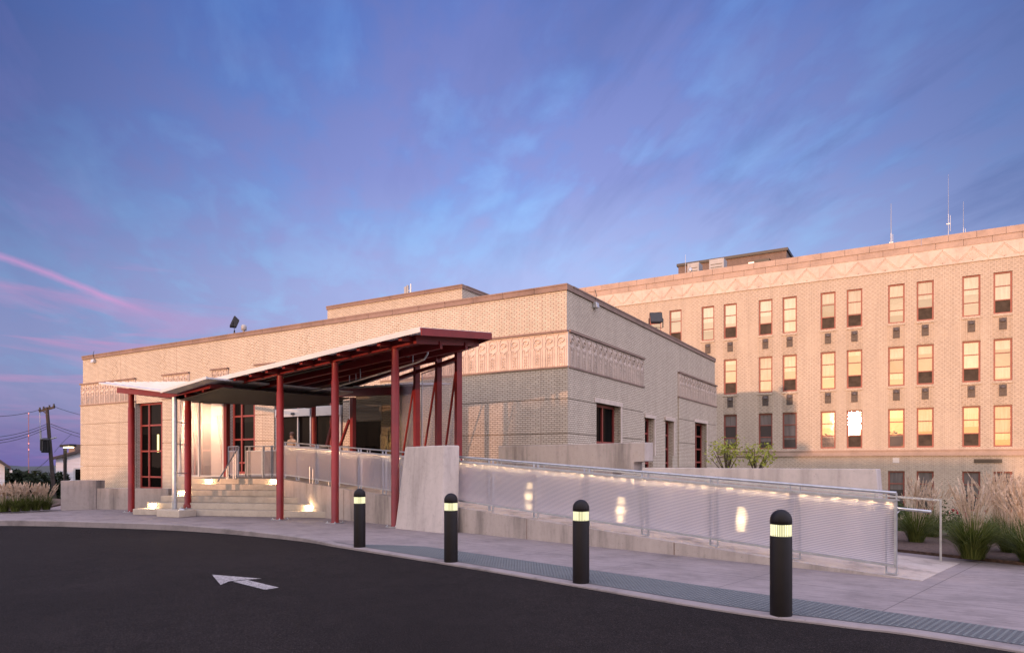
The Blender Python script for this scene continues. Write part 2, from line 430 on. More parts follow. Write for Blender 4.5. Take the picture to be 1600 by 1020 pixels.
M['bollens'] = bollens()
M['bolcore'] = plain('green glass lamp core', (.10,.13,.06), .3, .4, 40)
M['skin'] = plain('skin', (.42,.25,.18), .5, .05)
M['hair'] = plain('brown hair', (.07,.03,.02), .6, .2)
M['shirt'] = plain('beige shirt', (.42,.30,.20), .8, .08)
M['trousers'] = plain('dark trousers', (.03,.03,.04), .8, .1)
M['poster'] = plain('wall notice', (.35,.33,.28), .6, .6, 14)

# ------------------------------------------------------------------ SETTING: road, kerb, pavement, terrain
edge = [(7.0,5.1,-.03)]
for u, v, z in ((1600,1021,-.03),(1316,980,-.03),(1110,952.5,-.03),(760,892.5,-.035),(540,857,-.05),(450,843,-.09),(300,830,-.14),(150,824,-.15),(0,821,-.15)):
    p = G(u, v, z); edge.append((p.x,p.y,z))
edge += [(-24.5,6.6,-.15),(-26.6,3.2,-.15),(-27.2,-1,-.15),(-26.5,-6,-.15)]
def catmull(pts, n=6):
    out = []; Q = [Vector(p) for p in pts]; Q = [2*Q[0]-Q[1]]+Q+[2*Q[-1]-Q[-2]]
    for i in range(1, len(Q)-2):
        a, b, c, d = Q[i-1:i+3]
        for j in range(n):
            t = j/n
            out.append(.5*((2*b)+(c-a)*t+(2*a-5*b+4*c-d)*t*t+(3*b-a-3*c+d)*t**3))
    out.append(Q[-2]); return out
EC = catmull(edge)
def normal2(i):
    a = EC[max(0,i-1)]; b = EC[min(len(EC)-1,i+1)]; d = (b-a); return Vector((d.y,-d.x,0)).normalized()
NRM = [normal2(i) for i in range(len(EC))]      # points to the pavement side
if NRM[10].y < 0: NRM = [-n for n in NRM]
KW = .17
kb = MB(); vs = []; fs = []
for p, n in zip(EC, NRM):
    q = p+n*KW
    vs += [(p.x,p.y,p.z-.12),(p.x,p.y,-.014),(p.x+n.x*.015,p.y+n.y*.015,.0),(q.x,q.y,.0),(q.x,q.y,-.2)]
for i in range(len(EC)-1):
    for j in range(4): fs.append((i*5+j, (i+1)*5+j, (i+1)*5+j+1, i*5+j+1))
kb.add(vs, fs); struct('kerb', kb, M['kerb'])
rd = MB(); vs = []; fs = []
for p in EC:
    tgt = Vector((-10+(p.x+10)*.35, -3, -.07)); far = Vector((-10+(p.x+10)*3.2, -46, -.1))
    for w in (0,.12,.3,.6,1): vs.append(tuple(p.lerp(tgt, w) if w < 1 else tgt))
    vs.append(tuple(far))
for i in range(len(EC)-1):
    for j in range(5): fs.append((i*6+j, i*6+j+1, (i+1)*6+j+1, (i+1)*6+j))
rd.add(vs, fs); struct('road', rd, M['asphalt'])
pv = MB(); poly = [(p.x+n.x*(KW+.004), p.y+n.y*(KW+.004)) for p, n in zip(EC, NRM)]
poly = poly + [(-31,-6),(-31,6),(-24.6,9.6),(-25.2,11.5),(-36,20.2),(-9.9,20.2),(-9.9,17),(-.45,13.75),(1.33,12.86),(8.5,9.1)]
pv.prism(poly, -.3, -.003); struct('pavement', pv, M['pavement'])
# terrain, one sheet to the horizon
def terr(x, y):
    z = -.42
    z -= 1.8*max(0, min(1, (y-14.5)/14))*max(0, min(1, (x+11)/5))
    z -= 1.9*max(0, min(1, (-x-30)/16))*max(0,min(1,(y+8)/16))
    r = math.hypot(x, y); z -= 30*max(0, min(1, (r-90)/700))
    return z
gx = [-6000,-2500,-1200,-600,-300,-160,-110]+[-90+5*i for i in range(37)]+[110,160,300,600,1200,2500,6000]
gy = [-6000,-2000,-600,-200,-120,-80]+[-55+5*i for i in range(33)]+[120,160,250,400,800,1600,3000,6000]
tm = MB(); tm.add([(x,y,terr(x,y)) for y in gy for x in gx], [(j*len(gx)+i, j*len(gx)+i+1, (j+1)*len(gx)+i+1, (j+1)*len(gx)+i) for j in range(len(gy)-1) for i in range(len(gx)-1)], True)
struct('ground', tm, M['terrain'])
# mulch beds
mb_ = MB(); mb_.prism([(-.45,13.77),(1.33,12.88),(8.5,9.12),(14,9.5),(12,17),(-1,17.4)], -.3, .045); tag(mb_.build('mulch_bed', M['mulch']), kind='structure')
mb_ = MB(); mb_.prism([(-24.62,9.62),(-31,6.02),(-40,6),(-42,15),(-30,15),(-25.22,11.52)], -.3, .03); tag(mb_.build('mulch_bed', M['mulch']), kind='structure')
# distant hills
hl = MB(); vs = []; fs = []
nh = 60
for i in range(nh+1):
    a = R_(108+i*.9); dst = 1700
    h = 4.5+5*math.sin(i*.33+1)+3.5*math.sin(i*.9)
    for d, z in ((dst-500,-45),(dst-160,h*.3-14),(dst,h-6),(dst+300,-40)):
        vs.append((math.cos(a)*d, math.sin(a)*d, z))
for i in range(nh):
    for j in range(3): fs.append((i*4+j,i*4+j+1,(i+1)*4+j+1,(i+1)*4+j))
hl.add(vs, fs, True); struct('hills', hl, M['hill'])

# tactile strip of small domes along the kerb
tp = MB(); tv = MB()
t0 = Vector((EC[0].x,EC[0].y,0))
bA, bB = Vector((-8.9,9.37,0)), Vector((-1.23,7.40,0)); dB = (bB-bA).normalized(); nB = Vector((-dB.y,dB.x,0))
if nB.y < 0: nB = -nB
kl = []
for p, n in zip(EC, NRM):
    q = p+n*(KW+.008); kl.append(((q-bA).dot(dB), (q-bA).dot(nB)))
kl.sort()
def kerb_off(s):
    for (s0,o0),(s1,o1) in zip(kl[:-1], kl[1:]):
        if s0 <= s <= s1: return o0+(o1-o0)*(s-s0)/max(1e-6,s1-s0)
    return kl[0][1] if s < kl[0][0] else kl[-1][1]
TW = .92
s_ = -1.15; rows = []
while s_ < 16.2:
    o = kerb_off(s_); far = .92
    w = far if s_ > .8 else max(o+.03, far*max(0,(s_+.45)/1.25)**.7)
    rows.append((s_, o, max(w, o+.03))); s_ += .1
vs = []; fs = []
for s, o, w in rows:
    for q in (o, w):
        p = bA+dB*s+nB*q; vs.append((p.x,p.y,.002))
fs = [(2*i,2*i+2,2*i+3,2*i+1) for i in range(len(rows)-1)]
tp.add(vs, fs)
s_ = -1.0
while s_ < 13.5:
    o = kerb_off(s_); w = .92 if s_ > .8 else max(o+.03, .92*max(0,(s_+.45)/1.25)**.7)
    q = o+.04
    while q < w-.02:
        c0 = bA+dB*s_+nB*q
        b = [(c0.x+.021*math.cos(g), c0.y+.021*math.sin(g), .0025) for g in [k*math.pi/3 for k in range(6)]]
        t = [(c0.x+.012*math.cos(g), c0.y+.012*math.sin(g), .009) for g in [k*math.pi/3 for k in range(6)]]
        tp.add(b+t, [(6,7,8,9,10,11)]+[(k,(k+1)%6,6+(k+1)%6,6+k) for k in range(6)])
        q += .06
    s_ += .06
tag(tp.build('tactile_paving', M['tactile']), 'slate blue tactile paving strip of small domes along the kerb under the bollards', 'tactile paving')

# painted arrow on the road
ar = MB()
def ap(u, v):
    p = G(u, v, -.06)
    return p
def flat(pts):
    q = []
    for p in pts:
        best = min(range(len(EC)), key=lambda i: (EC[i]-Vector((p.x,p.y,0))).length)
        q.append((p.x,p.y,0))
    return q
ARW = [flat([ap(331,898.5),ap(409,905.3),(ap(383,906.8)),ap(358,909.3),ap(344.5,915)]), flat([ap(386,907.2),ap(435.5,919.5),ap(414,923),ap(364,909.8)])]

# ------------------------------------------------------------------ LOW BRICK BUILDING
X0, X1, YF, YB = -40.0, -10.06, 20.3, 39.2
lowb = thing('brick_building', (-25,29,-.4), 'low cream brick building with carved stone bands behind the red steel canopy', 'building')
FRONT_OP = [(-34.85,-32.45,.22,4.62),(-30.35,-28.6,.22,4.62),(-27.4,-25.5,1.06,4.62),(-24.25,-20.2,1.05,4.35),(-19.75,-18.1,1.05,3.85)]
SIDE_OP = [(22.55,24.85,.9,3.72),(27.75,28.75,.9,3.47),(30.45,31.5,.9,3.5),(35.0,37.2,.9,3.66)]
w = MB()
window_wall(w, True, YF, .42, X0, X1, -.6, 7.27, FRONT_OP)
window_wall(w, False, X1, -.34, YF, YB, -2.6, 7.27, SIDE_OP)
w.add([(X0,YF,-.6),(X0,YB,-.6),(X0,YB,7.27),(X0,YF,7.27)], [(0,1,2,3)])
w.add([(X0,YB,-.6),(X1,YB,-2.6),(X1,YB,7.27),(X0,YB,7.27)], [(0,1,2,3)])
w.build('wall', M['brick'], lowb)
rf = MB(); rf.add([(X0,YF,6.9),(X1,YF,6.9),(X1,YB,6.9),(X0,YB,6.9)], [(0,1,2,3)]); rf.build('roof', M['house_roof'], lowb)
cp = MB()
def coping(mb, x0, y0, x1, y1, z0, z1, o=.05, w=.38, seg=1.22):
    def run(a, b, horiz, fixed, sgn):
        n = max(1, int(abs(b-a)/seg)); L = (b-a)/n
        for i in range(n):
            p, q = a+i*L+.006, a+(i+1)*L-.006
            if horiz: mb.box(p, fixed-sgn*o, z0, q, fixed+sgn*w, z1-.05); mb.box(p, fixed-sgn*(o+.018), z1-.05, q, fixed+sgn*w, z1)
            else: mb.box(fixed-sgn*o, p, z0, fixed+sgn*w, q, z1-.05); mb.box(fixed-sgn*(o+.018), p, z1-.05, fixed+sgn*w, q, z1)
    run(x0-o, x1+o, True, y0, 1); run(x0-o, x1+o, True, y1, -1)
    run(y0+w, y1-w, False, x0, 1); run(y0+w, y1-w, False, x1, -1)
coping(cp, X0, YF, X1, YB, 7.27, 7.475); cp.build('coping', M['coping'], lowb)
ZB, ZT = 4.755, 5.95          # carved band
GR = [-.6, 1.36, 2.52, 3.666, 4.70]
PRJ = .07
def motif(mb, fr, a, wd, z0, z1):
    """one scroll of the carved band: fr maps (a, out, z) to a point"""
    h = z1-z0; zc = z0+h*.78
    def bar(a0, q0, a1, q1, w=.022, d=.022):
        mb.bar(fr(a+a0*wd, d/2, z0+h*q0), fr(a+a1*wd, d/2, z0+h*q1), w, d*1.6, fr(0,1,0)-fr(0,0,0))
    for x in (.14,.30,.70,.86): bar(x,.02,x,.52)
    bar(.14,.52,.22,.60); bar(.30,.52,.38,.58); bar(.86,.52,.78,.60); bar(.70,.52,.62,.58)
    bar(.5,.02,.5,.42); bar(.5,.42,.36,.36); bar(.5,.42,.64,.36)
    for q in (.10,.18,.26): bar(.36,q,.5,q+.07,.014); bar(.64,q,.5,q+.07,.014)
    pts = []
    for i in range(13):
        g = R_(250-i*36); r = .36*(1-i/17)
        pts.append((.5+r*math.cos(g)*.95, .775+r*math.sin(g)*.5*(wd/h)*1.45))
    for (p0,p1),(q0,q1) in zip(pts[:-1], pts[1:]): bar(p0,p1,q0,q1,.026,.03)
    bar(.12,.60,.12,.86); bar(.12,.86,.26,.97); bar(.88,.60,.88,.86); bar(.88,.86,.74,.97); bar(.26,.97,.74,.97)
    bar(.22,.60,.5,.50); bar(.5,.50,.78,.60)
def pier(a0, a1, horiz, pos, sgn, ends, n=None, seg_lo=-.6, skip=()):
    """brick pier standing PRJ proud of the wall, grooved, with the carved band and its ledges"""
    b = MB(); band = MB(); led = MB(); orn = MB()
    def bx(mb, p, q, z0, z1, out, back=.02):
        if horiz: mb.box(p, pos-sgn*out, z0, q, pos+sgn*back, z1)
        else: mb.box(pos-sgn*out, p, z0, pos+sgn*back, q, z1)
    ops = [o for o in skip if o[1] > a0 and o[0] < a1]
    for i in range(len(GR)-1):
        z0, z1 = GR[i]+(.022 if i else 0), GR[i+1]-(.0 if i < 3 else 0)
        spans = [(a0,a1,z0,z1)]
        for o in ops:
            new = []
            for (p,q,c,d) in spans:
                if o[1] <= p or o[0] >= q or o[3] <= c or o[2] >= d: new.append((p,q,c,d)); continue
                if o[0] > p: new.append((p,o[0],c,d))
                if o[1] < q: new.append((o[1],q,c,d))
                if o[3] < d: new.append((max(p,o[0]),min(q,o[1]),o[3],d))
                if o[2] > c: new.append((max(p,o[0]),min(q,o[1]),c,o[2]))
            spans = new
        for p, q, c, d in spans: bx(b, p, q, c, d, PRJ)
    bx(led, a0-.03*ends[0], a1+.03*ends[1], 4.70, ZB, PRJ+.035)
    led2 = MB(); bx(led2, a0-.03*ends[0], a1+.03*ends[1], ZT-.075, ZT, PRJ+.06); led2.build('ledge', M['coping'], lowb)
    bx(band, a0, a1, ZB, ZT-.075, PRJ-.015)
    if horiz: fr = lambda a, o, z: Vector((a, pos-sgn*(PRJ-.015+o), z))
    else: fr = lambda a, o, z: Vector((pos-sgn*(PRJ-.015+o), a, z))
    m = max(1, round((a1-a0)/.46)) if n is None else n
    wd = (a1-a0)/m
    for i in range(m): motif(orn, fr, a0+i*wd, wd, ZB, ZT-.075)
    for i in range(0, m+1, 3):
        if 0 < i < m: orn.bar(fr(a0+i*wd,0,ZB), fr(a0+i*wd,0,ZT-.075), .01, .006)
    b.build('pier', M['brick'], lowb); led.build('ledge', M['coping'], lowb)
    bd = band.build('carved_band', M['terracotta'], lowb); orn.build('scrollwork', M['terracotta'], bd)
pier(-40.12, -34.85, True, YF, 1, (1,1))
pier(-32.45, -30.35, True, YF, 1, (1,1))
pier(-28.6, -27.4, True, YF, 1, (1,1))
pier(-25.5, -24.25, True, YF, 1, (1,1))
pier(-18.1, -9.99, True, YF, 1, (1,0))
pier(20.325, 27.45, False, X1, -1, (0,1), skip=SIDE_OP)
pier(32.3, 39.3, False, X1, -1, (1,1), skip=SIDE_OP)
# zigzag of proud bricks on the upper wall
zz = MB()
for cx in (-36.9,-32.6,-29.2,-25.8,-22.5,-17.5):
    for i in range(11):
        z = 6.02+i*.1; off = abs(((i+2) % 6)-3)*.09
        for s in (-1,1): zz.box(cx+s*(.05+off), YF-.012, z, cx+s*(.05+off)+.1, YF+.01, z+.055)
zz.build('zigzag_brickwork', M['brick'], lowb)
# control joints
cj = MB()
for x in (-36.9+.6,-31.4,-25.0,-11.0): cj.box(x, YF-PRJ-.002, .0, x+.012, YF-PRJ+.004, 4.7); cj.box(x, YF-.002, 5.95, x+.012, YF+.004, 7.27)
cj.build('control_joint', M['coping'], lowb)
# stone heads over the side windows
for a0, a1, z0, z1 in SIDE_OP:
    hd = MB(); hd.box(X1-.02, a0-.18, z1, X1+PRJ+.025, a1+.18, z1+.15); hd.box(X1-.02, a1+.002, z1-1.6, X1+PRJ+.012, a1+.16, z1)
    hd.build('window_head', M['terracotta'], lowb)
def window(par, horiz, pos, a0, a1, z0, z1, cols, rws, inset, glass, sgn=1, fw=.09, mat='red_frame', room=None):
    fr = MB()
    def bx(mb, p, q, c, d, near, far):
        if horiz: mb.box(p, pos+sgn*near, c, q, pos+sgn*far, d)
        else: mb.box(pos+sgn*near, p, c, pos+sgn*far, q, d)
    n0, n1 = inset, inset+.09
    bx(fr,a0,a0+fw,z0,z1,n0,n1); bx(fr,a1-fw,a1,z0,z1,n0,n1); bx(fr,a0+fw,a1-fw,z0,z0+fw,n0,n1); bx(fr,a0+fw,a1-fw,z1-fw,z1,n0,n1)
    for c in cols: bx(fr,a0+(a1-a0)*c-fw*.45,a0+(a1-a0)*c+fw*.45,z0+fw,z1-fw,n0-.012,n1-.003)
    for r in rws: bx(fr,a0+fw,a1-fw,z0+(z1-z0)*r-fw*.4,z0+(z1-z0)*r+fw*.4,n0+.004,n1-.005)
    f = fr.build('window', M[mat], par)
    g = MB(); bx(g,a0+fw*.5,a1-fw*.5,z0+fw*.5,z1-fw*.5,n0+.05,n0+.06); g.build('glass', M[glass], f)
    return f
for (a0,a1,z0,z1) in FRONT_OP[:3]:
    window(lowb, True, YF, a0, a1, z0, z1, (.33,.79), (.14,.44,.74), .22, 'glass_dark', fw=.10)
tl = MB(); tl.box(-33.42,YF+.255,2.1,-33.28,YF+.268,3.0); tl.build('tube_light', M['tube_light'], lowb)
for i, (a0,a1,z0,z1) in enumerate(SIDE_OP):
    window(lowb, False, X1, a0, a1, z0, z1, (.5,) if i in (0,3) else (), (.5,.28) if i in (0,) else (.5,.25,.75) , .2, 'glass_dark', sgn=-1, fw=.10)
# glazed entrance
ent = MB()
a0,a1,z0,z1 = FRONT_OP[3]
for x in (a0+.04,-22.95,-21.9,-21.0,a1-.04): ent.box(x-.045,YF+.1,z0,x+.045,YF+.2,z1)
ent.box(a0,YF+.098,z1-.1,a1,YF+.202,z1)
en = ent.build('entrance_door', M['red_frame'], lowb)
g = MB(); g.box(a0,YF+.14,z0,a1,YF+.15,z1); g.build('glass', M['glass_dark'], en)
h = MB(); h.box(-24.15,YF-.12,3.52,-22.0,YF+.09,3.86); h.box(-21.75,YF-.12,3.5,-20.25,YF+.09,3.9); h.build('door_operator', M['alu'], en, bevel=.015)
h = MB(); h.lathe(-23.0, YF-.12, [(.10,3.60),(.10,3.68),(.03,3.70)], 12); h.box(-24.08,YF-.125,3.56,-23.85,YF-.118,3.6); h.build('motion_sensor', M['blackbox'], en)
h = MB(); h.box(-24.16,YF-.06,z0,-24.08,YF+.06,3.52); h.box(-22.9,YF+.02,z0,-22.84,YF+.09,3.52); h.box(-22.05,YF-.06,z0,-21.98,YF+.06,3.52); h.box(-20.34,YF-.06,z0,-20.27,YF+.06,3.5)
h.build('door_post', M['alu'], en)
# shutter bay
a0,a1,z0,z1 = FRONT_OP[4]
sh = MB(); sh.box(a0,YF-.10,3.2,a1+.05,YF+.1,3.85)
for i in range(5): sh.box(a0,YF-.112,3.24+i*.12,a1+.05,YF-.10,3.33+i*.12)
sh = sh.build('roller_shutter', M['alu'], lowb)
sg = MB(); sg.box(a0,YF+.2,z0,a1,YF+.21,3.2); sg.build('glass', M['glass_dark'], sh)
# rooftop block of the low building
rb = MB(); rb.box(-27.3,26.3,6.9,-18.5,34,9.74); rb.build('rooftop_block', M['brick'], lowb)
rb = MB(); coping(rb, -27.3, 26.3, -18.5, 34, 9.74, 9.93, .05, .3, 2.0); rb.build('coping', M['coping'], lowb)

# ------------------------------------------------------------------ TALL HOSPITAL BUILDING
YC = 52.0
hosp = thing('hospital_building', (-12,58,-2.3), 'tall cream brick building with rows of red framed windows behind the low building', 'building')
UW = [(1013,1034.6),(1045,1066),(1095,1117.5),(1130,1152.4),(1184.5,1208),(1222,1246),(1281,1307),(1321.7,1349),(1386.6,1415),(1431,1460.7),(1502,1534),(1551,1583.7)]
xs_c = [(onY(a,YC)[0]+onY(b,YC)[0])/2 for a, b in UW]
# left of the view and right of it, the bays go on
d_ = xs_c[10]-xs_c[8]
xs_all = [xs_c[0]-d_*1.0, xs_c[1]-d_*1.0] + xs_c + [xs_c[10]+d_, xs_c[11]+d_]
WW = .96
ROWS = [(10.82,13.41),(6.66,9.26),(2.56,5.14),(-1.5,1.02)]
cops = []
for x in xs_all:
    for z0, z1 in ROWS: cops.append((x-WW/2, x+WW/2, z0, z1))
HX0, HX1 = -45.0, 11.0
w = MB(); window_wall(w, True, YC, .22, HX0, HX1, -2.6, 14.25, cops)
w.add([(HX1,YC,-2.6),(HX1,YC+14,-2.6),(HX1,YC+14,15.9),(HX1,YC,15.9)],[(0,1,2,3)])
w.add([(HX0,YC,-2.6),(HX0,YC+14,-2.6),(HX0,YC+14,15.9),(HX0,YC,15.9)],[(0,1,2,3)])
w.add([(HX0,YC+14,-2.6),(HX1,YC+14,-2.6),(HX1,YC+14,15.9),(HX0,YC+14,15.9)],[(0,1,2,3)])
w.build('wall', M['brick_far'], hosp)
r = MB(); r.add([(HX0,YC,15.6),(HX1,YC,15.6),(HX1,YC+14,15.6),(HX0,YC+14,15.6)],[(0,1,2,3)]); r.build('roof', M['house_roof'], hosp)
fz = MB(); fz.box(HX0,YC-.05,14.25,HX1,YC+.3,15.32); fr_ = fz.build('frieze', M['terracotta'], hosp)
fo = MB(); x = HX0; per = 1.62
while x < HX1-per:
    for a, b in ((0,.0),(.13,.0)):
        y = YC-.06
        pk = (x+per/2, 15.25-a*.6); bl = (x+.05+a, 14.45); br = (x+per-.05-a, 14.45)
        for p, q in ((bl,pk),(pk,br)): fo.bar((p[0],y,p[1]),(q[0],y,q[1]),.04,.035,(0,1,0))
    for i in range(-3,4): fo.bar((x+per/2,YC-.055,14.36),(x+per/2+i*.13,YC-.055,14.92-abs(i)*.10),.02,.015,(0,1,0))
    fo.bar((x,YC-.06,14.3),(x,YC-.06,15.1),.05,.04,(0,1,0))
    x += per
fo.build('chevron_relief', M['terracotta'], fr_)
cpm = MB(); x = HX0; i = 0
while x < HX1:
    L = 1.5; cpm.box(x+.008,YC-.11,15.72,min(x+L,HX1)-.008,YC+.4,16.15); 
    cpm.box(x-.7+.008,YC-.075,15.32,min(x-.7+L,HX1)-.008,YC+.32,15.712); x += L
M['coping_far'] = concrete('pale brown far coping', (.39,.29,.24), .2, (1,1,1), .2)
cpm.build('cornice', M['coping_far'], hosp)
bc = MB(); bc.box(HX0,YC-.09,2.02,HX1,YC+.02,2.42); bc.box(HX0,YC-.13,2.36,HX1,YC+.02,2.44)
bc.build('belt_course', M['coping_far'], hosp)
# windows: one made, the rest copied
def hosp_window(x, z0, z1, glass, low):
    f = MB(); y0 = YC+.10; fw = .095
    a0, a1 = x-WW/2+.002, x+WW/2-.002
    f.box(a0,y0,z0,a0+fw,y0+.1,z1); f.box(a1-fw,y0,z0,a1,y0+.1,z1); f.box(a0+fw,y0,z1-fw,a1-fw,y0+.1,z1); f.box(a0+fw,y0,z0,a1-fw,y0+.1,z0+fw)
    for k in (1,2): f.box(a0+fw,y0+.015,z0+(z1-z0)*k/3-.03,a1-fw,y0+.09,z0+(z1-z0)*k/3+.03)
    o = f.build('window', M['red_far'], hosp)
    g = MB(); g.box(a0+fw*.6,y0+.05,z0+(z1-z0)/3,a1-fw*.6,y0+.058,z1-fw*.6); g.build('glass', M[glass], o)
    g = MB(); g.box(a0+fw*.6,y0+.05,z0+fw*.6,a1-fw*.6,y0+.058,z0+(z1-z0)/3-.002); g.build('lower_sash', M[low], o)
    return o
lowdark = {(0,1),(0,3),(0,4),(0,6),(0,7),(0,9),(0,11),(1,3),(1,5),(1,7),(1,9),(1,10),(2,7),(2,9),(2,10)}
for r_i, (z0, z1) in enumerate(ROWS):
    for i, x in enumerate(xs_all):
        ci = i-2
        gl = 'dim_blind_glass' if r_i == 3 else 'glass_far'
        lo = 'dim_blind_glass' if r_i == 3 else ('glass_sash' if (r_i,ci) in lowdark else 'glass_far')
        if r_i == 2 and ci in (3,4,5): gl = lo = 'dim_blind_glass'  # low building's shade on these windows put in as dimmer glass
        hosp_window(x, z0, z1, gl, lo)
# ribbed brick spandrels with dark cast ornaments under the windows
for x in xs_all:
    for z0, z1 in ((9.26,10.82),(5.14,6.66)):
        sp = MB(); n = 11
        for k in range(n):
            a = x-WW/2+k*WW/n; sp.box(a+.014, YC-.03, z0+.05, a+WW/n-.014, YC+.01, z1-.28)
        sp.box(x-WW/2-.03, YC-.06, z1-.16, x+WW/2+.03, YC+.02, z1-.002)
        sp.build('spandrel', M['brick_far'], hosp)
for x in xs_all:
    for z0, z1 in ((9.26,10.82),(5.14,6.66)):
        o = MB(); zc = z0+.62
        o.box(x-.20, YC-.05, zc-.06, x+.20, YC-.013, zc+.68)
        o.lathe(x, YC-.04, [(.16,zc+.42),(.15,zc+.52),(.09,zc+.60),(.02,zc+.63)], 10)
        for k in (-1,0,1): o.box(x+k*.11-.03, YC-.085, zc, x+k*.11+.03, YC-.05, zc+.22)
        o.box(x-.15,YC-.09,zc+.27,x+.15,YC-.05,zc+.36)
        o.build('cast_ornament', M['dark_grille'], hosp)
v_ = MB(); a = onY(1395,YC)[0]; v_.box(a, YC-.02, 1.55, a+.38, YC+.02, 1.9); v_.build('wall_vent', M['white_metal'], hosp)
v_ = MB(); a = onY(1522,YC)[0]; b = onY(1566,YC)[0]
v_.box(a, YC-.03, 1.55, b, YC+.02, 1.80)
for k in range(14): v_.box(a+.02+k*(b-a)/14, YC-.04, 1.57, a+.05+k*(b-a)/14, YC-.03, 1.78)
v_.build('wall_grille', M['blackbox'], hosp)
# rooftop penthouse of the tall building
def pent():
    y = 58.0
    xl, t1 = onY(1060, y); xr, t2 = onY(1229, y)
    zt = EYE+(HZ-387)/FL*t2
    b = MB(); b.box(xl,y,15.6,xr,y+7,zt-.22); b.build('penthouse', M['brick_dark'], hosp)
    b = MB(); b.box(xl-.12,y-.12,zt-.22,xr+.12,y+7.12,zt); b.build('penthouse_coping', M['blackbox'], hosp)
    a = onY(1181,y)[0]; c = onY(1204,y)[0]
    b = MB(); b.box(a,y-.5,zt-1.05,c,y-.01,zt-.75); b.add([(a,y-.5,zt-1.05),(c,y-.5,zt-1.05),(c,y-.95,zt-1.25),(a,y-.95,zt-1.25)],[(0,1,2,3)]); b.build('louvre_hood', M['blackbox'], hosp)
    b = MB(); d = onY(1175,y)[0]; b.box(d-.25,y-.18,zt-1.0,d+.2,y-.01,zt-.78); b.build('wall_light', M['alu'], hosp)
pent()
# rooftop plant and masts on the tall building
for u0, u1, lab in ((1074,1092,'small grey cooling unit nearest the left edge of the tall building roof block'),(1108,1131,'larger grey cooling unit in the middle of the tall building roof block')):
    y = 55.0; a, t = onY(u0,y); b_, t2 = onY(u1,y)
    zt = EYE+(HZ-(412 if u0 == 1074 else 406))/FL*t
    th = thing('cooling_unit', ((a+b_)/2,y+.5,15.6), lab, 'cooling unit', 'cooling units on the tall roof')
    m = MB(); m.box(a,y,15.75,b_,y+1.1,zt)
    m.box(a+.05,y+.05,15.6,a+.2,y+1.0,15.75); m.box(b_-.2,y+.05,15.6,b_-.05,y+1.0,15.75); m.build('casing', M['grey_box'], th, bevel=.02)
    m = MB()
    for k in range(7): m.box(a+.12,y-.02,15.9+k*(zt-16.1)/7,b_-.12,y-.003,15.94+k*(zt-16.1)/7)
    m.build('louvre', M['blackbox'], th)
for u, vt, lab, r0 in ((1392.5,318,'shortest rooftop mast with a thick lower half, left of the two thin ones',.05),(1482,272,'tallest thin whip mast on the tall building roof',.026),(1505.5,315,'thin pale mast just right of the tallest one on the roof',.03)):
    y = 55.5; x, t = onY(u,y); zt = EYE+(HZ-vt)/FL*t
    th = thing('antenna_mast', (x,y,15.6), lab, 'antenna', 'antenna masts on the tall roof')
    zm = 15.6+(zt-15.6)*.52
    m = MB(); m.tube((x,y,15.6),(x,y,zm),r0,r0*.9,8); m.box(x-.2,y-.2,15.6,x+.2,y+.2,15.66); m.build('mast', M['galv'], th)
    m = MB(); m.tube((x,y,zm),(x,y,zt),r0*.5,r0*.25,6); m.build('whip', M['grey_box'], th)
    m = MB(); m.box(x-.12,y-.03,zm-.7,x+.12,y+.03,zm-.64); m.tube((x+.11,y,zm-1.2),(x+.11,y,zm-.1),.02,.02,6); m.build('bracket', M['galv'], th)
y = 54.0; x, t = onY(1071,y)
m = MB(); m.tube((x,y,15.6),(x,y,EYE+(HZ-398)/FL*t),.03,.015,6); m.tube((x,y,16.3),(x+.4,y,16.9),.03,.03,6); m.box(x-.15,y-.15,15.6,x+.15,y+.15,15.68); m.lathe(x+.4,y,[(.12,16.8),(.16,16.95),(.05,17.1)],10)
tag(m.build('antenna_mast', M['galv']), 'stubby roof vent with a thin spike at the roof block left end', 'antenna', 'antenna masts on the tall roof')
x, t = onY(637,27.0)
th = thing('antenna_mast', (x,27,9.9), 'short twin post aerial on the low building rooftop block', 'antenna')
m = MB(); m.tube((x,27,9.8),(x,27,10.55),.06,.06,8); m.box(x-.22,26.98,10.0,x-.08,27.02,10.5); m.build('mast', M['grey_box'], th)
m = MB(); m.tube((x+.2,27,9.8),(x+.2,27,10.6),.035,.035,8); m.box(x-.02,26.98,10.25,x+.2,27.02,10.29); m.build('whip', M['alu'], th)

# ------------------------------------------------------------------ STAIRS, LANDING, RAMP
RI = .174
S0 = G(207,803.7); S1 = G(515,809)
e1 = Vector((S1.x-S0.x, S1.y-S0.y, 0)).normalized(); n1 = Vector((-e1.y, e1.x, 0))
TR = .42
stair = thing('concrete_staircase', ((S0.x+S1.x)/2,(S0.y+S1.y)/2,0), 'wide pale concrete staircase with glowing riser lights under the red canopy', 'staircase')
uL = [207,229,251,268,283,299]; uR = [515,502,488,473,460,446]
rp0 = Vector((-.28,10.55,0)); rdir = Vector((-16.8+.28, 14.36-10.55, 0)); RLEN = rdir.length; rdir.normalize(); rnor = Vector((-rdir.y, rdir.x, 0))
if rnor.y < 0: rnor = -rnor
RW = 2.25
SC = []
for i in range(6):
    o = S0+n1*(TR*i)
    sl, _ = online(uL[i], o, e1); sr, _ = online(uR[i], o, e1)
    SC.append((o+e1*sl, o+e1*sr))
rampTop = rp0+rdir*RLEN
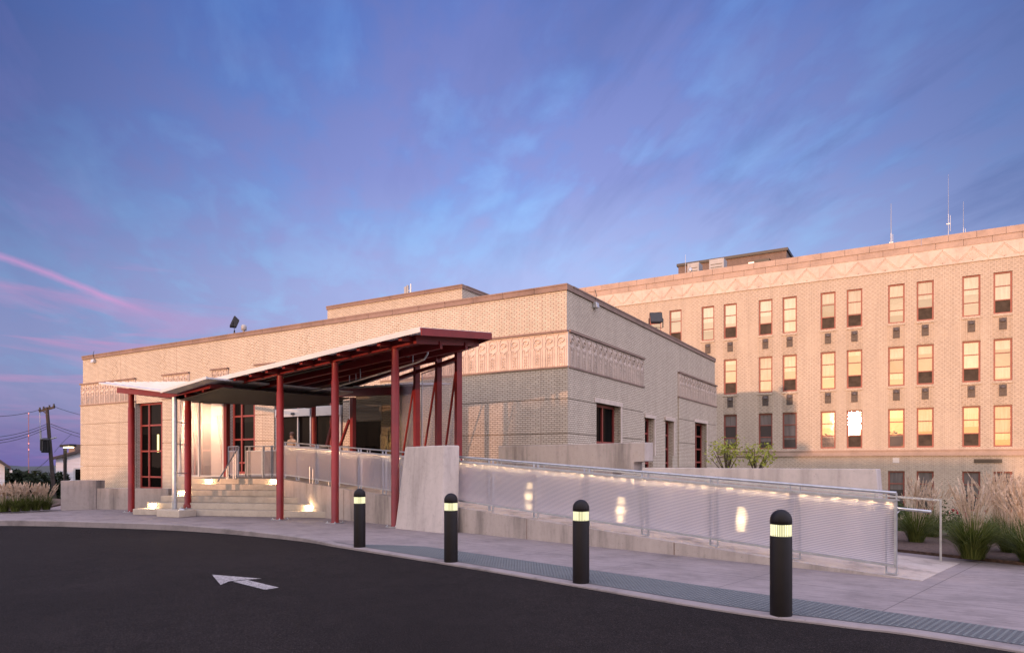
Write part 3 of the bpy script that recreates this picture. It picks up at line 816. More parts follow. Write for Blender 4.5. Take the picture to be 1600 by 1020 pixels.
for i in range(6):
    l, r = SC[i]
    m = MB()
    zb = 0 if i == 0 else RI*i-.0
    back = 6.0-TR*i
    if i < 5:
        ll = l+n1*3.2; rr = r+n1*1.6
        m.prism([(l.x,l.y),(r.x,r.y),(rr.x,rr.y),(ll.x,ll.y)], zb, RI*(i+1))
    else:
        m.prism([(l.x,l.y),(r.x,r.y),(rampTop.x,rampTop.y),(rampTop.x+rnor.x*RW,rampTop.y+rnor.y*RW),(-10.6,16.9),(-10.6,20.2),(-24.8,20.2),(-24.8,15.9),(-22.0,15.6)], RI*5-.4, RI*6)
    o = m.build('landing' if i == 5 else 'step', M['step'], stair, bevel=.012)
LZ = RI*6
# riser lights: left and right, on risers 2, 4 and 6
for i, (ul, ur) in ((1,(239.5,483.5)),(3,(285,454)),(5,(327,428.5))):
    for u in (ul, ur):
        o = S0+n1*(TR*i); s, t = online(u, o, e1); p = o+e1*s; zc = RI*i+.095
        hs = MB(); a = p-n1*.006
        hs.bar(a-e1*.13+V(0,0,zc), a+e1*.13+V(0,0,zc), .02, .11); f = hs.build('step_light', M['alu'], stair)
        ls = MB(); a = p-n1*.032
        ls.bar(a-e1*.10+V(0,0,zc), a+e1*.10+V(0,0,zc), .045, .06); ls.build('lens', M['lamp_warm'], f)
# side blocks on the left of the stair, pedestal of the downpipe
pd = MB(); a = G(256,806); b = G(291,807.5)
dpt = thing('concrete_pedestal', (a.x,a.y,0), 'small concrete plinth at the stair foot under the silver downpipe', 'plinth')
q = (b-a).normalized(); nn = Vector((-q.y,q.x,0))
m = MB(); pa, pb = a-nn*.25, b-nn*.25
m.prism([(pa.x,pa.y),(pb.x,pb.y),(pb.x+nn.x*.6,pb.y+nn.y*.6),(pa.x+nn.x*.6,pa.y+nn.y*.6)], 0, .20); m.build('block', M['step'], dpt, bevel=.015)
m = MB(); cx = (a+b)/2+q*.3; m.lathe(cx.x, cx.y, [(.1,.20),(.1,.23),(.05,.25)], 12); m.build('drain_flange', M['galv'], dpt)
# ramp
def rz(s): return max(0, LZ*s/RLEN)
rampT = thing('concrete_ramp', (rp0.x,rp0.y,0), 'long sloping concrete access ramp beside the pavement rising to the landing', 'ramp')
m = MB(); n = 14
vs = []; fs = []
for i in range(n+1):
    s = -.3+ (RLEN+.3)*i/n; z = max(.004, rz(s)+.004)
    a = rp0+rdir*s; b = a+rnor*RW
    vs += [(a.x,a.y,-.1),(b.x,b.y,-.1),(b.x,b.y,z),(a.x,a.y,z)]
for i in range(n):
    for j in range(4): fs.append((i*4+j, i*4+(j+1)%4, (i+1)*4+(j+1)%4, (i+1)*4+j))
fs += [(0,1,2,3),(n*4+3,n*4+2,n*4+1,n*4)]
m.add(vs, fs); m.build('slab', M['concrete'], rampT)
m = MB()
for k in range(1,5):
    s = RLEN*k/5; a = rp0+rdir*s-rnor*.003
    m.bar(a+V(0,0,.0), a+V(0,0,rz(s)), .012, .008, rnor)
m.build('form_joint', M['coping'], rampT)
# far side walls of the ramp
RB = rp0+rnor*(RW+.02)
def wall_on(name, line, pts, thick, mat, label):
    """pts: list of (s, z) outline on the vertical plane through line along rdir"""
    vs = []
    for k in (0, thick):
        for s, z in pts:
            p = line+rdir*s+rnor*k; vs.append((p.x,p.y,z))
    n = len(pts); tri = tessellate_polygon([[Vector((s,z,0)) for s, z in pts]])
    fs = [tuple(t) for t in tri]+[tuple(i+n for i in t[::-1]) for t in tri]+[(i,(i+1)%n,n+(i+1)%n,n+i) for i in range(n)]
    o = MB().add(vs, fs).build(name, mat, bevel=.012); bm = bmesh.new(); bm.from_mesh(o.data); bmesh.ops.recalc_face_normals(bm, faces=bm.faces); bm.to_mesh(o.data); bm.free()
    return tag(o, label, 'wall', 'concrete walls round the ramp and stairs')
sR, tR = online(1369, RB, rdir); sR2, _ = online(1381, RB, rdir); sM, tM = online(1000, RB, rdir); sL, tL = online(779, RB, rdir)
z_lo = EYE+(HZ-732.5)/FL*tR; z_hi = EYE+(HZ-696.5)/FL*tL
wall_on('concrete_wall', RB, [(sR2,-.1),(sR,z_lo),(sM-.05,z_lo),(sM-.05,-.1)], .26, M['concrete_pale'], 'low level topped concrete wall behind the ramp railing, right of the taller one')
sMM, _ = online(1008, RB, rdir)
wall_on('concrete_wall', RB-rnor*.012, [(sM-.055+.75,-.1),(sM-.055+.75,z_lo-.06),(sMM+.28,z_lo-.06),(sMM+.28,z_lo+.12),(sMM,z_lo+.14),(sMM,z_hi),(sL,z_hi),(sL,-.1)][::1], .34, M['concrete'], 'taller grey concrete wall beside the brick corner with a notched right end')
# ramp lights in the far wall, seen through the railing
for u, v in ((817,776),(962,797),(1153,812)):
    s, t = online(u, RB-rnor*.03, rdir); p = RB-rnor*.03+rdir*s; z = EYE+(HZ-v)/FL*t
    th = thing('wall_light', (p.x,p.y,z), 'warm wall lamp glowing through the railing, '+{817:'left one by the leaning slab',962:'middle one behind the third bollard from the left',1153:'right one beside the nearest bollard'}[u], 'lamp', 'lamps low in the ramp wall')
    m = MB(); m.bar(p-rdir*.13+V(0,0,z), p+rdir*.13+V(0,0,z), .05, .22); m.build('housing', M['alu'], th)
    m = MB(); q = p-rnor*.03; m.bar(q-rdir*.075+V(0,0,z), q+rdir*.075+V(0,0,z), .012, .15); m.build('lens', M['lamp_ramp'], th)
# near railing
rail = thing('ramp_railing', (rp0.x,rp0.y,0), 'long galvanised railing of ribbed translucent panels along the near side of the ramp', 'railing')
line = rp0+rnor*.10
pairs = [(1385,1401),(1235,1250),(1110,1121.6),(1003,1013),(913,921),(834,840.5),(764,770.5),(703,709),(640,646),(598,603),(560,564),(526,530),(493,496.7),(463,467),(443,446)]
SS = [tuple(sorted((online(a,line,rdir)[0], online(b,line,rdir)[0]))) for a, b in pairs]
PT, PBt, RT = 1.03, .15, 1.14
for k, (s0, s1) in enumerate(SS):
    pm = MB()
    for s in (s0, s1):
        a = line+rdir*s; z = rz(s)
        pm.bar(a+V(0,0,z+.03), a+V(0,0,z+RT), .036, .014, rdir)
    a = line+rdir*s0; b = line+rdir*s1
    pm.bar(a+V(0,0,rz(s0)+.035), b+V(0,0,rz(s1)+.035), .045, .016)
    pm.build('post', M['galv'], rail)
m = MB(); a = line+rdir*SS[0][0]; b = line+rdir*SS[-1][1]
m.tube(a+V(0,0,rz(SS[0][0])+RT), b+V(0,0,rz(SS[-1][1])+RT), .021, .021, 8); m.build('top_rail', M['galv'], rail)
m = MB(); hl_ = line+rnor*.14
a = hl_+rdir*(-.35); b = hl_+rdir*RLEN
m.tube(a+V(0,0,rz(0)+.90), b+V(0,0,rz(RLEN)+.90), .02, .02, 8)
for s0, s1 in SS:
    c_ = hl_+rdir*s0; d_2 = line+rdir*s0
    m.tube(c_+V(0,0,rz(s0)+.89), d_2+V(0,0,rz(s0)+.86), .009, .009, 6)
m.build('handrail', M['galv'], rail)
m = MB(); s = .12
while s < RLEN:
    p = line-rnor*.004+rdir*s; z = rz(s)+1.032
    m.bar(p-rdir*.02+V(0,0,z), p+rdir*.02+V(0,0,z), .03, .006); s += .23
m.build('led_strip', M['led'], rail)
m = MB(); m.bar(line+rnor*.004+V(0,0,rz(0)+1.045), line+rnor*.004+rdir*RLEN+V(0,0,rz(RLEN)+1.045), .05, .016); m.build('led_channel', M['galv'], rail)
angR = math.atan2(rdir.y, rdir.x)
def panel(root, p0, d, L, zb0, zb1, zt0, zt1, mat, fmat, name='panel', fr=.032, th=.012, sides=True):
    """framed sheet; its own axes run along the sheet so the ribs follow its slope"""
    f = MB(); q0, q1 = p0, p0+d*L
    A, B, Cc, D = q0+V(0,0,zb0), q1+V(0,0,zb1), q1+V(0,0,zt1), q0+V(0,0,zt0)
    for a, b in (((A,B),(B,Cc),(Cc,D),(D,A)) if sides is True else ((A,B),(Cc,D))+(((D,A),) if sides == 'start' else ())): f.bar(a, b, fr, fr, V(-d.y,d.x,0) if abs((b-a).normalized().z) > .5 else (0,0,1))
    if sides is False:
        f = MB(); f.bar(A, B, fr, fr); f.build('panel_frame', fmat, root); f = MB(); f.bar(Cc, D, fr, fr)
    o = f.build('panel_frame', fmat, root)
    me = bpy.data.meshes.new(name)
    bm = bmesh.new()
    sl = (zb1-zb0)/L
    loc = [(0,0,0),(L,0,0),(L,0,zt1-zb1),(0,0,zt0-zb0)]
    vs = [bm.verts.new((x, y, z)) for y in (-th/2, th/2) for x, _, z in loc]
    for q in ((3,2,1,0),(4,5,6,7),(0,1,5,4),(1,2,6,5),(2,3,7,6),(3,0,4,7)): bm.faces.new([vs[i] for i in q])
    bmesh.ops.recalc_face_normals(bm, faces=bm.faces); bm.to_mesh(me); bm.free()
    s = bpy.data.objects.new(name, me); C.objects.link(s); me.materials.append(mat); me.materials.append(M['clear'])
    for pl in me.polygons: pl.material_index = 0 if pl.normal.y < -.9 else 1
    s.parent = o
    w = p0+V(0,0,zb0)-OFF[root]
    mx = Matrix.Identity(4); mx.col[0] = (d.x,d.y,sl,0); mx.col[1] = (-d.y,d.x,0,0); mx.col[2] = (0,0,1,0); mx.col[3] = (w.x,w.y,w.z,1)
    s.matrix_local = mx if False else Matrix.Translation(w) @ Matrix.Rotation(math.atan2(d.y,d.x),4,'Z')
    for v in me.vertices: v.co.z += v.co.x*sl
    OFF[s] = OFF[root]
    return o
M['poly_h'] = polycarb('ribbed polycarbonate', False, LZ/RLEN, .025, .0, .25, .50, .06, 3.4)
for k in range(len(SS)-1):
    if 7 <= k < 8: pass
    s0 = SS[k][0] if k == 0 else SS[k][1]-.5*(SS[k][1]-SS[k][0]); s1 = .5*(SS[k+1][0]+SS[k+1][1])
    p0 = line-rnor*.035+rdir*(s0+.002)
    panel(rail, p0, rdir, s1-s0-.004, rz(s0)+PBt, rz(s1)+PBt, rz(s0)+PT, rz(s1)+PT, M['poly_h'], M['galv'], 'sheet', sides='start' if k == 0 else False)
# far handrail of the ramp with its end hoop
far = thing('ramp_handrail', (RB.x,RB.y,0), 'slim galvanised handrail with a square end hoop beside the grasses', 'handrail')
m = MB(); hp = G(1470,874); fl_ = line+rnor*(RW-.25)
sE, _ = online(1470, fl_, rdir)
base = fl_+rdir*sE
m.bar(base, base+V(0,0,.985), .03, .03); 
a = base+V(0,0,.97); b = fl_+rdir*(RLEN-.5)
m.bar(a, fl_+rdir*0.6+V(0,0,.985+.02), .03, .03)
m.bar(fl_+rdir*.6+V(0,0,1.005), b+V(0,0,rz(RLEN)+1.0), .03, .03)
m.build('top_rail', M['galv'], far)
m = MB(); m.tube(fl_-rnor*.06+rdir*1.0+V(0,0,.94), fl_-rnor*.06+rdir*(RLEN-.5)+V(0,0,rz(RLEN-.5)+.88), .02, .02, 8); m.build('handrail', M['galv'], far)
s = .9
while s < RLEN-.6:
    m = MB()
    for d in (0,.14):
        p = fl_+rdir*(s+d); m.bar(p+V(0,0,rz(s)), p+V(0,0,rz(s)+1.0), .014, .04, rdir)
    m.build('post', M['galv'], far)
    s += 1.45

# leaning concrete slab beside the ramp
sl = MB()
tb = 16.2
A0, A1 = P(617,823.5,16.2), P(690,832.5,15.1); A0.z = A1.z = -.02
B0, B1 = P(633,698,16.1), P(693.5,695.5,15.3)
dv = Vector((.36,.30,0)); dw = Vector((.30,.28,0))
sl.hexa([A0,A1,A1+dw*.9,A0+dw,B0,B1,B1+dv*.75,B0+dv*.8])
o = sl.build('concrete_wall', M['concrete_pale'], bevel=.02)
tag(o, 'freestanding pale concrete slab with a slanting left edge beside the red column', 'wall', 'concrete walls round the ramp and stairs')
# low walls at the left of the stair
zl = .97; zs = .70
Q = [P(94.4,796,22.3), P(149.7,794,22.9), P(262,793,22.4)]
m = MB(); a, b = Q[0], Q[1]; bk = Vector((-.28,.42,0))*1.0
m.prism([(a.x,a.y),(b.x,b.y),(b.x-.1,b.y+.35),(a.x-.25,a.y+.35)], -.1, zl)
tag(m.build('concrete_wall', M['concrete'], bevel=.012), 'short taller concrete end wall at the grass bed, far left of the entrance', 'wall', 'concrete walls round the ramp and stairs')
a, b = Q[1], Q[2]; d = (b-a).normalized()
m = MB(); a2 = a+d*.004
m.prism([(a2.x,a2.y+.03),(b.x,b.y+.03),(b.x-.05,b.y+.4),(a2.x-.05,a2.y+.38)], -.1, zs)
m.box(b.x-.42,b.y-.0,zs-.16,b.x+.02,b.y+.03,zs-.0)
tag(m.build('concrete_wall', M['concrete'], bevel=.008), 'low stained concrete wall running from the end wall to the stair lights', 'wall', 'concrete walls round the ramp and stairs')

# ------------------------------------------------------------------ RED STEEL CANOPY
can = thing('steel_canopy', (-15,13.5,0), 'red steel entrance canopy with folded white metal roofs on round columns', 'canopy')
def zbeam(x): return 3.53+.0885*(x+19.8)
YBM = 12.75
cols = [(617.5,YBM,0),(523.5,YBM,0),(437.5,YBM,0),(293.5,12.66,RI),(205,12.25,0)]
for u, y, z0 in cols:
    x, t = onY(u, y); zt = zbeam(x) if u > 210 else 3.75
    m = MB(); r = .098
    m.lathe(x, y, [(r+.03,z0),(r+.03,z0+.02),(r,z0+.03),(r,zt-.47),(r-.012,zt-.455),(r-.014,zt)], 20)
    if u == 293.5: m.lathe(x, y, [(.125,z0),(.13,z0+.10),(.105,z0+.14),(r,z0+.15)], 20)
    cl_ = m.build('column', M['red'], can)
    m = MB(); m.box(x-.17,y-.17,z0+.0,x+.17,y+.17,z0+.018)
    for a_ in (-1,1):
        for b_ in (-1,1): m.lathe(x+a_*.135,y+b_*.135,[(.02,z0+.018),(.02,z0+.035),(.011,z0+.036),(.011,z0+.055)],6)
    m.build('base_plate', M['galv'], cl_)
    m = MB(); m.box(x-.11,y-.09,zt-.014,x+.11,y+.09,zt-.001)
    m.build('cap_plate', M['red'], cl_)
def ibeam(mb, p, q, d=.2, w=.13):
    p, q = Vector(p), Vector(q)
    up = V(0,0,1)
    mb.bar(p+up*d/2, q+up*d/2, w*.55, d-.03)
    mb.bar(p+up*.0075, q+up*.0075, w, .015); mb.bar(p+up*(d-.0075), q+up*(d-.0075), w, .015)
m = MB(); ibeam(m, (-19.3,YBM,zbeam(-19.3)), (-10.3,YBM,zbeam(-10.3)), .22); 
m.bar(V(-19.3,YBM-.075,zbeam(-19.3)+.11), V(-10.3,YBM-.075,zbeam(-10.3)+.11), .012, .21); m.build('front_beam', M['red'], can)
m = MB(); rr = P(745,541,18.45); p0 = V(-10.28,12.66,zbeam(-10.3)); 
m.bar(p0+V(0,0,.11), V(-10.28,15.33,4.70)+V(0,0,.11), .10, .225); m.build('end_beam', M['red'], can)
rbA, rbB = P(716,549,19.0), P(529,612,26.6)
m = MB(); ex = (rbB-rbA)*.12
m.bar(rbA-(rbB-rbA)*.10+V(0,0,.1), rbB+ex+V(0,0,.1), .12, .24); m.build('rear_beam', M['red'], can)
# main roof
def roofz(x, y): return 4.62+.0935*(x+9.73)+.124*(y-12.2)
RP = [(-17.2,12.2),(-9.73,12.2),(-9.72,15.15),(-12.5,16.7),(-19.9,19.75)]
m = MB(); m.prism(RP, lambda p: roofz(*p)-.045, lambda p: roofz(*p)); 
m.build('roof_sheet', M['white_metal'], can)
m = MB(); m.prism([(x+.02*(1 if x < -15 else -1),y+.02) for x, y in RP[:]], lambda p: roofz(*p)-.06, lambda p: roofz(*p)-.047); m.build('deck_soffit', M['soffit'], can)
m = MB(); m.bar(V(-17.2,12.19,roofz(-17.2,12.19)-.05), V(-9.73,12.19,roofz(-9.73,12.19)-.05), .03, .12); m.build('front_fascia', M['white_metal'], can)
m = MB(); m.bar(V(-9.715,12.2,roofz(-9.715,12.2)-.10), V(-9.715,15.15,roofz(-9.715,15.15)-.10), .03, .17); m.bar(V(-9.715,15.15,roofz(-9.715,15.15)-.10), V(-12.5,16.7,roofz(-12.5,16.7)-.10), .03, .17); m.build('side_fascia', M['red'], can)
x = -17.0
while x < -9.8:
    m = MB()
    # purlin from the front edge back to the rear edge
    yr = 15.15+(16.7-15.15)*max(0,(-9.72-x))/2.78 if x > -12.5 else 16.7+(19.75-16.7)*(-12.5-x)/7.4
    m.bar(V(x,12.28,roofz(x,12.28)-.12), V(x,yr-.1,roofz(x,yr-.1)-.12), .10, .12)
    m.build('purlin', M['red'], can)
    x += .66
m = MB(); m.prism([(-17.0,13.25),(-13.6,13.25),(-12.6,14.9),(-13.2,16.9),(-19.4,19.4)], lambda p: roofz(*p)-.215, lambda p: roofz(*p)-.19); m.build('dark_soffit_sheet', M['dark_soffit'], can)  # plain dark sheets added below the roofs to blacken their undersides
m = MB(); m.prism([(-18.47,12.07),(-16.5,12.07),(-16.5,16.9),(-18.47,16.9)], lambda p: 3.59+.128*(p[0]+18.5)+.02*(p[1]-11.5)-.235, lambda p: 3.59+.128*(p[0]+18.5)+.02*(p[1]-11.5)-.21); m.build('dark_soffit_sheet', M['dark_soffit'], can)
m = MB(); m.prism([(-21.7,12.07),(-18.53,12.07),(-18.53,17.3),(-26.0,17.3)], lambda p: 3.60+.132*(-18.5-p[0])+.05*(p[1]-11.5)-.24, lambda p: 3.60+.132*(-18.5-p[0])+.05*(p[1]-11.5)-.215); m.build('dark_soffit_sheet', M['dark_soffit'], can)
m = MB()
for y in (13.6,14.7,15.8):
    xa = -10.2 if y < 15 else -12.0
    m.bar(V(-17.6,y,roofz(-17.6,y)-.28), V(xa,y,roofz(xa,y)-.28), .10, .18)
m.build('cross_beam', M['red'], can)
# folded left wing
def wingz(x, y): return 3.60+.132*(-18.5-x)+.05*(y-11.5)
WP = [(-21.75,11.5),(-18.5,11.5),(-18.5,17.4),(-26.4,17.4)]
m = MB(); m.prism(WP, lambda p: wingz(*p)-.045, lambda p: wingz(*p)); 
wg = m.build('wing_roof', M['white_metal'], can)
m = MB(); yy = 11.9
while yy < 17.3:
    xl = -21.75+(-26.4+21.75)*(yy-11.5)/5.9
    m.bar(V(xl,yy,wingz(xl,yy)+.012), V(-18.5,yy,wingz(-18.5,yy)+.012), .03, .03); yy += .45
m.build('standing_seam', M['white_metal'], wg)
def lowz(x, y): return 3.59+.128*(x+18.5)+.02*(y-11.5)
m = MB(); m.prism([(-18.5,11.5),(-16.44,11.5),(-16.44,17.0),(-18.5,17.0)], lambda p: lowz(*p)-.045, lambda p: lowz(*p)); m.bar(V(-18.5,11.49,lowz(-18.5,11.5)-.02), V(-16.44,11.49,lowz(-16.44,11.5)-.02), .03, .075); m.build('valley_roof', M['white_metal'], can)
m = MB()
Lx, Fx, Ex = -21.6, -18.9, -17.0
m.bar(V(Lx,12,3.825), V(Fx,12,3.545), .06, .165); m.bar(V(Fx,12,3.545), V(Ex,12,3.715), .06, .175); m.bar(V(Ex,11.972,3.715), V(Ex,12.72,3.735), .06, .175)
m.bar(V(Lx+.03,12.03,3.825), V(-25.9,17.2,4.2), .06, .165)
m.build('wing_beam', M['red'], can)
m = MB()
for x in (-21,-20.2,-19.4,-18.2,-17.4):
    z = (wingz(x,12) if x < -18.5 else lowz(x,12))-.13
    m.bar(V(x,12.04,z), V(x-.0,16.8,z+(.2 if x < -18.5 else .08)), .08, .12)
m.build('wing_purlin', M['red'], can)
# conduit and floodlights below the roof
m = MB(); cpts = [P(403,625,24), P(529,603,20.5), P(613,578,18.5), P(650,567,17.9), P(663,561,17.6), P(668,553,17.6), P(668,541,17.6)]
m.path(cpts, .028, 8)
for u, v, t, v2 in ((546,599,20.1,578),(645,569,18.0,549),(563,594,19.7,576),(556,596,19.9,577)):
    m.tube(P(u,v,t), P(u,v2,t), .014, .014, 6)
m.build('conduit', M['galv'], can)
m = MB()
for u, v in ((631,552),(649,545)):
    p = P(u,v,17.6); m.bar(p+V(-.14,0,.05), p+V(.14,0,-.07), .14, .10); m.bar(p+V(0,0,0), p+V(0,0,.22), .02, .02)
m.build('canopy_floodlight', M['blackbox'], can)
# pipework hung below the rear of the canopy
m = MB()
for v0, v1, t in ((624,628,24),(630,634,24.5)):
    m.tube(P(300,v0-2,t), P(436,v1-1,t), .02, .02, 6); m.tube(P(436,v1-1,t), P(545,v1-7,t+1), .016, .016, 6)
for u in (398,433,506,520): m.tube(P(u,630,24.3), P(u+4,630,24.3), .05, .03, 8)
m.build('sprinkler_pipe', M['blackbox'], can)
# silver downpipe from the roof valley
dp, t = P(272.5,797,20.0), 20.0
dn = thing('downpipe', (dp.x,dp.y,.2), 'silver round downpipe beside the column at the stair foot', 'downpipe')
m = MB(); m.lathe(dp.x, dp.y, [(.075,.2),(.075,3.5)], 16); m.build('pipe', M['galv'], dn)
xk, tk = onY(293.5, 12.66)
m = MB()
for z in (1.25,2.1,2.75): m.tube((dp.x-.1,dp.y,z),(xk,12.66,z),.014,.014,6); m.lathe(dp.x,dp.y,[(.085,z-.02),(.085,z+.02)],14)
m.build('strap', M['galv'], dn)

# left polycarbonate screen
scr = thing('glazed_screen', (-23.2,16,LZ), 'white framed polycarbonate screen left of the landing, glowing with the sunset', 'screen', 'polycarbonate wind screens')
YS = 16.0
sa = V(onY(281,YS)[0], YS, 0); sd = V(1,0,0)
s1_ = onY(312,YS)[0]-sa.x; s2_ = onY(351,YS)[0]-sa.x
zt0, zt1 = 3.93, 3.90
def ztop(s): return zt0+(zt1-zt0)*s/s2_
panel(scr, Vector((sa.x,sa.y,0))+sd*.04, sd, s1_-.06, LZ+.02, LZ+.02, ztop(0), ztop(s1_), M['poly_v'], M['white_metal'], 'sheet', .05)
panel(scr, Vector((sa.x,sa.y,0))+sd*(s1_+.03), sd, s2_-s1_-.06, LZ+.02, LZ+.02, ztop(s1_), ztop(s2_), M['poly_v'], M['white_metal'], 'sheet', .05)
m = MB(); bk = Vector((0,1,0))
fb = -bk
pA = Vector((sa.x,sa.y,0)); 
for s, wd_ in ((s1_,.09),(s2_-.02,.10)):
    p = pA+sd*s+fb*.03; m.bar(p+V(0,0,LZ), p+V(0,0,ztop(s)), wd_, .05, fb)
m.bar(pA-sd*.06+V(0,0,.98), pA+sd*.16+V(0,0,3.93), .07, .05, fb)
m.build('frame', M['white_metal'], scr)
m = MB()
p = pA+sd*(s2_+.12); m.bar(p+V(0,0,LZ), p+V(0,0,3.9), .16, .16, fb)
for s0, s1 in ((.4,s1_-.1),(s1_+.9,s2_-.2)):
    a = pA+sd*s0+bk*.12; b = pA+sd*s1+bk*.12; m.bar(a+V(0,0,3.3), b+V(0,0,LZ+.1), .06, .06, bk)
m.build('post', M['red'], scr)
m = MB(); m.bar(pA-sd*.15+V(0,0,.7), pA+sd*(s2_+.2)+V(0,0,.7), .22, .56); m.build('kerb_wall', M['step'], scr)

# right screen: red posts and braces in front of fluted sheets
scr = thing('glazed_screen', (-12.4,16,0), 'row of red posts and slanting braces with fluted sheets behind the leaning slab', 'screen', 'polycarbonate wind screens')
qs = [(716,V(-11.05,15.5,0)),(685,V(-12.2,16.15,0)),(651,V(-13.45,16.75,0)),(619,V(-14.8,17.4,0))]
pp = []
tt = (19.0,20.1,21.2,22.6)
for (u,_), t in zip(qs, tt): q = P(u, 700, t); pp.append(V(q.x,q.y,0))
zt_ = [EYE+(HZ-v)/FL*t for v, t in ((549,19.0),(560,20.1),(570,21.2),(582,22.6))]
zr_ = [EYE+(HZ-v)/FL*t for v, t in ((559.5,19.0),(570.5,20.1),(581,21.2),(592,22.6))]
d = (pp[-1]-pp[0]).normalized(); nb = Vector((-d.y,d.x,0)); nb = nb if nb.y > 0 else -nb
for k, p in enumerate(pp):
    m = MB(); m.bar(p+V(0,0,.3), p+V(0,0,zt_[k]+.02), .16, .16, d); m.build('post', M['red'], scr)
m = MB()
for k in range(3): m.bar(pp[k]-nb*.02+V(0,0,zr_[k]), pp[k+1]-nb*.02+V(0,0,zr_[k+1]), .07, .10)
m.build('top_rail', M['red'], scr)
for k in range(3):
    m = MB(); a, b = pp[k], pp[k+1]
    m.tube(a.lerp(b,.06)-nb*.04+V(0,0,zr_[k]-.35), a.lerp(b,.80)-nb*.04+V(0,0,1.0), .035, .035, 8); m.build('brace', M['red'], scr)
for k in range(3):
    a = pp[k]+nb*.10+d*.03; L = (pp[k+1]-pp[k]).length-.06
    panel(scr, a, d, L, .55, .55, zr_[k]-.04, zr_[k+1]-.04, M['poly_v'], M['white_metal'], 'sheet', .03)
# vestibule roof, posts and tinted glass
ves = thing('glass_vestibule', (-17.5,18.3,LZ), 'dark tinted glass vestibule under its own red beam between the canopy columns', 'vestibule')
b0, b1 = P(505,615,25.2), P(652,609,22.2)
m = MB(); m.bar(b0, b1, .12, .27); m.bar(b0, P(470,626,27.5), .12, .24); m.build('beam', M['red'], ves)
dirv = (b1-b0); dirv.z = 0; dirv.normalize(); nv = Vector((-dirv.y,dirv.x,0)); nv = nv if nv.y > 0 else -nv
m = MB(); vs = [b0+V(0,0,.15)-nv*.15, b1+V(0,0,.15)-nv*.15, b1+V(0,0,.33)+nv*1.6, b0+V(0,0,.15)+nv*1.6]
m.add(vs+[v+V(0,0,.04) for v in vs], [(3,2,1,0),(4,5,6,7),(0,1,5,4),(1,2,6,5),(2,3,7,6),(3,0,4,7)])
ro = m.build('roof', M['white_metal'], ves)
m = MB()
for k in range(9):
    w_ = (k+.5)/9; p = vs[0].lerp(vs[1], w_)+V(0,0,.055); q = vs[3].lerp(vs[2], w_)+V(0,0,.055); m.bar(p, q, .03, .03)
m.build('standing_seam', M['white_metal'], ro)
for u, t, wd_ in ((551.5,24.3,.16),(490,25.6,.15)):
    p = P(u,700,t); zt = EYE+(HZ-621)/FL*t
    m = MB()
    if u > 500: m.bar(V(p.x,p.y,LZ), V(p.x,p.y,zt), wd_, wd_, nv)
    else: m.lathe(p.x,p.y,[(.085,LZ),(.085,zt)],16)
    m.build('post', M['red'], ves)
m = MB(); m.bar(P(527,622,25.0), P(511,697,25.0), .10, .10, nv); m.bar(P(546,655,24.6), P(531,697,24.6), .08, .08, nv); m.build('brace', M['red'], ves)
g0, g1 = P(556,700,24.1), P(650,700,22.3)
m = MB(); m.hexa([V(g0.x,g0.y,LZ),V(g1.x,g1.y,LZ),V(g1.x,g1.y,LZ)+nv*.012,V(g0.x,g0.y,LZ)+nv*.012,V(g0.x,g0.y,3.98),V(g1.x,g1.y,3.98),V(g1.x,g1.y,3.98)+nv*.012,V(g0.x,g0.y,3.98)+nv*.012]); m.build('glass', M['tinted'], ves)
# notices on the brick inside and the small lamp that lights them
for u, v, w_, h_, lab in ((602,674,.36,.34,'pale square notice highest on the lit brick inside the vestibule'),(611,681,.30,.40,'dark framed notice on the lit brick nearest the red column'),(600,691,.40,.62,'bright tall notice case low on the lit brick wall')):
    x, t = onY(u, YF-PRJ-.03); z = EYE+(HZ-v)/FL*t
    th = thing('wall_notice', (x,YF-PRJ,z), lab, 'notice', 'notices on the vestibule wall')
    m = MB(); m.box(x-w_/2,YF-PRJ-.03,z-h_/2,x+w_/2,YF-PRJ-.001,z+h_/2); m.build('frame', M['alu'] if u != 611 else M['blackbox'], th)
    m = MB(); m.box(x-w_/2+.04,YF-PRJ-.034,z-h_/2+.04,x+w_/2-.04,YF-PRJ-.03,z+h_/2-.04); m.build('sheet', M['poster'], th)
x, t = onY(598, 19.6)
th = thing('lobby_lamp', (x,19.55,LZ), 'small yellow uplight glowing on the vestibule brick', 'lamp')
m = MB(); m.lathe(x-.1,19.8,[(.09,LZ),(.09,LZ+.9),(.12,LZ+.95)],12); m.build('body', M['blackbox'], th)
m = MB(); m.lathe(x-.1,19.8,[(.075,LZ+.955),(.075,LZ+.985)],12); m.build('lens', M['lamp_lobby'], th)

# ------------------------------------------------------------------ HANDRAILS OF THE STAIR AND LANDING
def spt(i, w): l, r = SC[i]; return l.lerp(r, w)
hr = thing('stair_handrail', tuple(SC[0][0].lerp(SC[0][1],.1)), 'sloping galvanised handrail on the left of the stair by the white screen', 'handrail', 'stair handrails')
tp_, bt_ = P(372,699,22.6), P(340,752,21.3)
m = MB(); m.tube(bt_, tp_, .02, .02, 8); m.build('rail', M['galv'], hr)
m = MB()
for w_ in (.04,.42,.50,.76,.86): a = bt_.lerp(tp_, w_); zf = LZ if a.z-1.0 > LZ-.4 else max(RI, a.z-.9); m.bar(a, V(a.x,a.y,LZ-.02), .03, .014, e1)
m.build('post', M['galv'], hr)
hr = thing('stair_handrail', tuple(SC[0][1]), 'sloping galvanised handrail on the right of the stair against the ramp wall', 'handrail', 'stair handrails')
tp_, bt_ = P(446,703,21.3), P(520,754,19.3)
m = MB(); m.tube(tp_, bt_, .02, .02, 8); m.build('rail', M['galv'], hr)
m = MB()
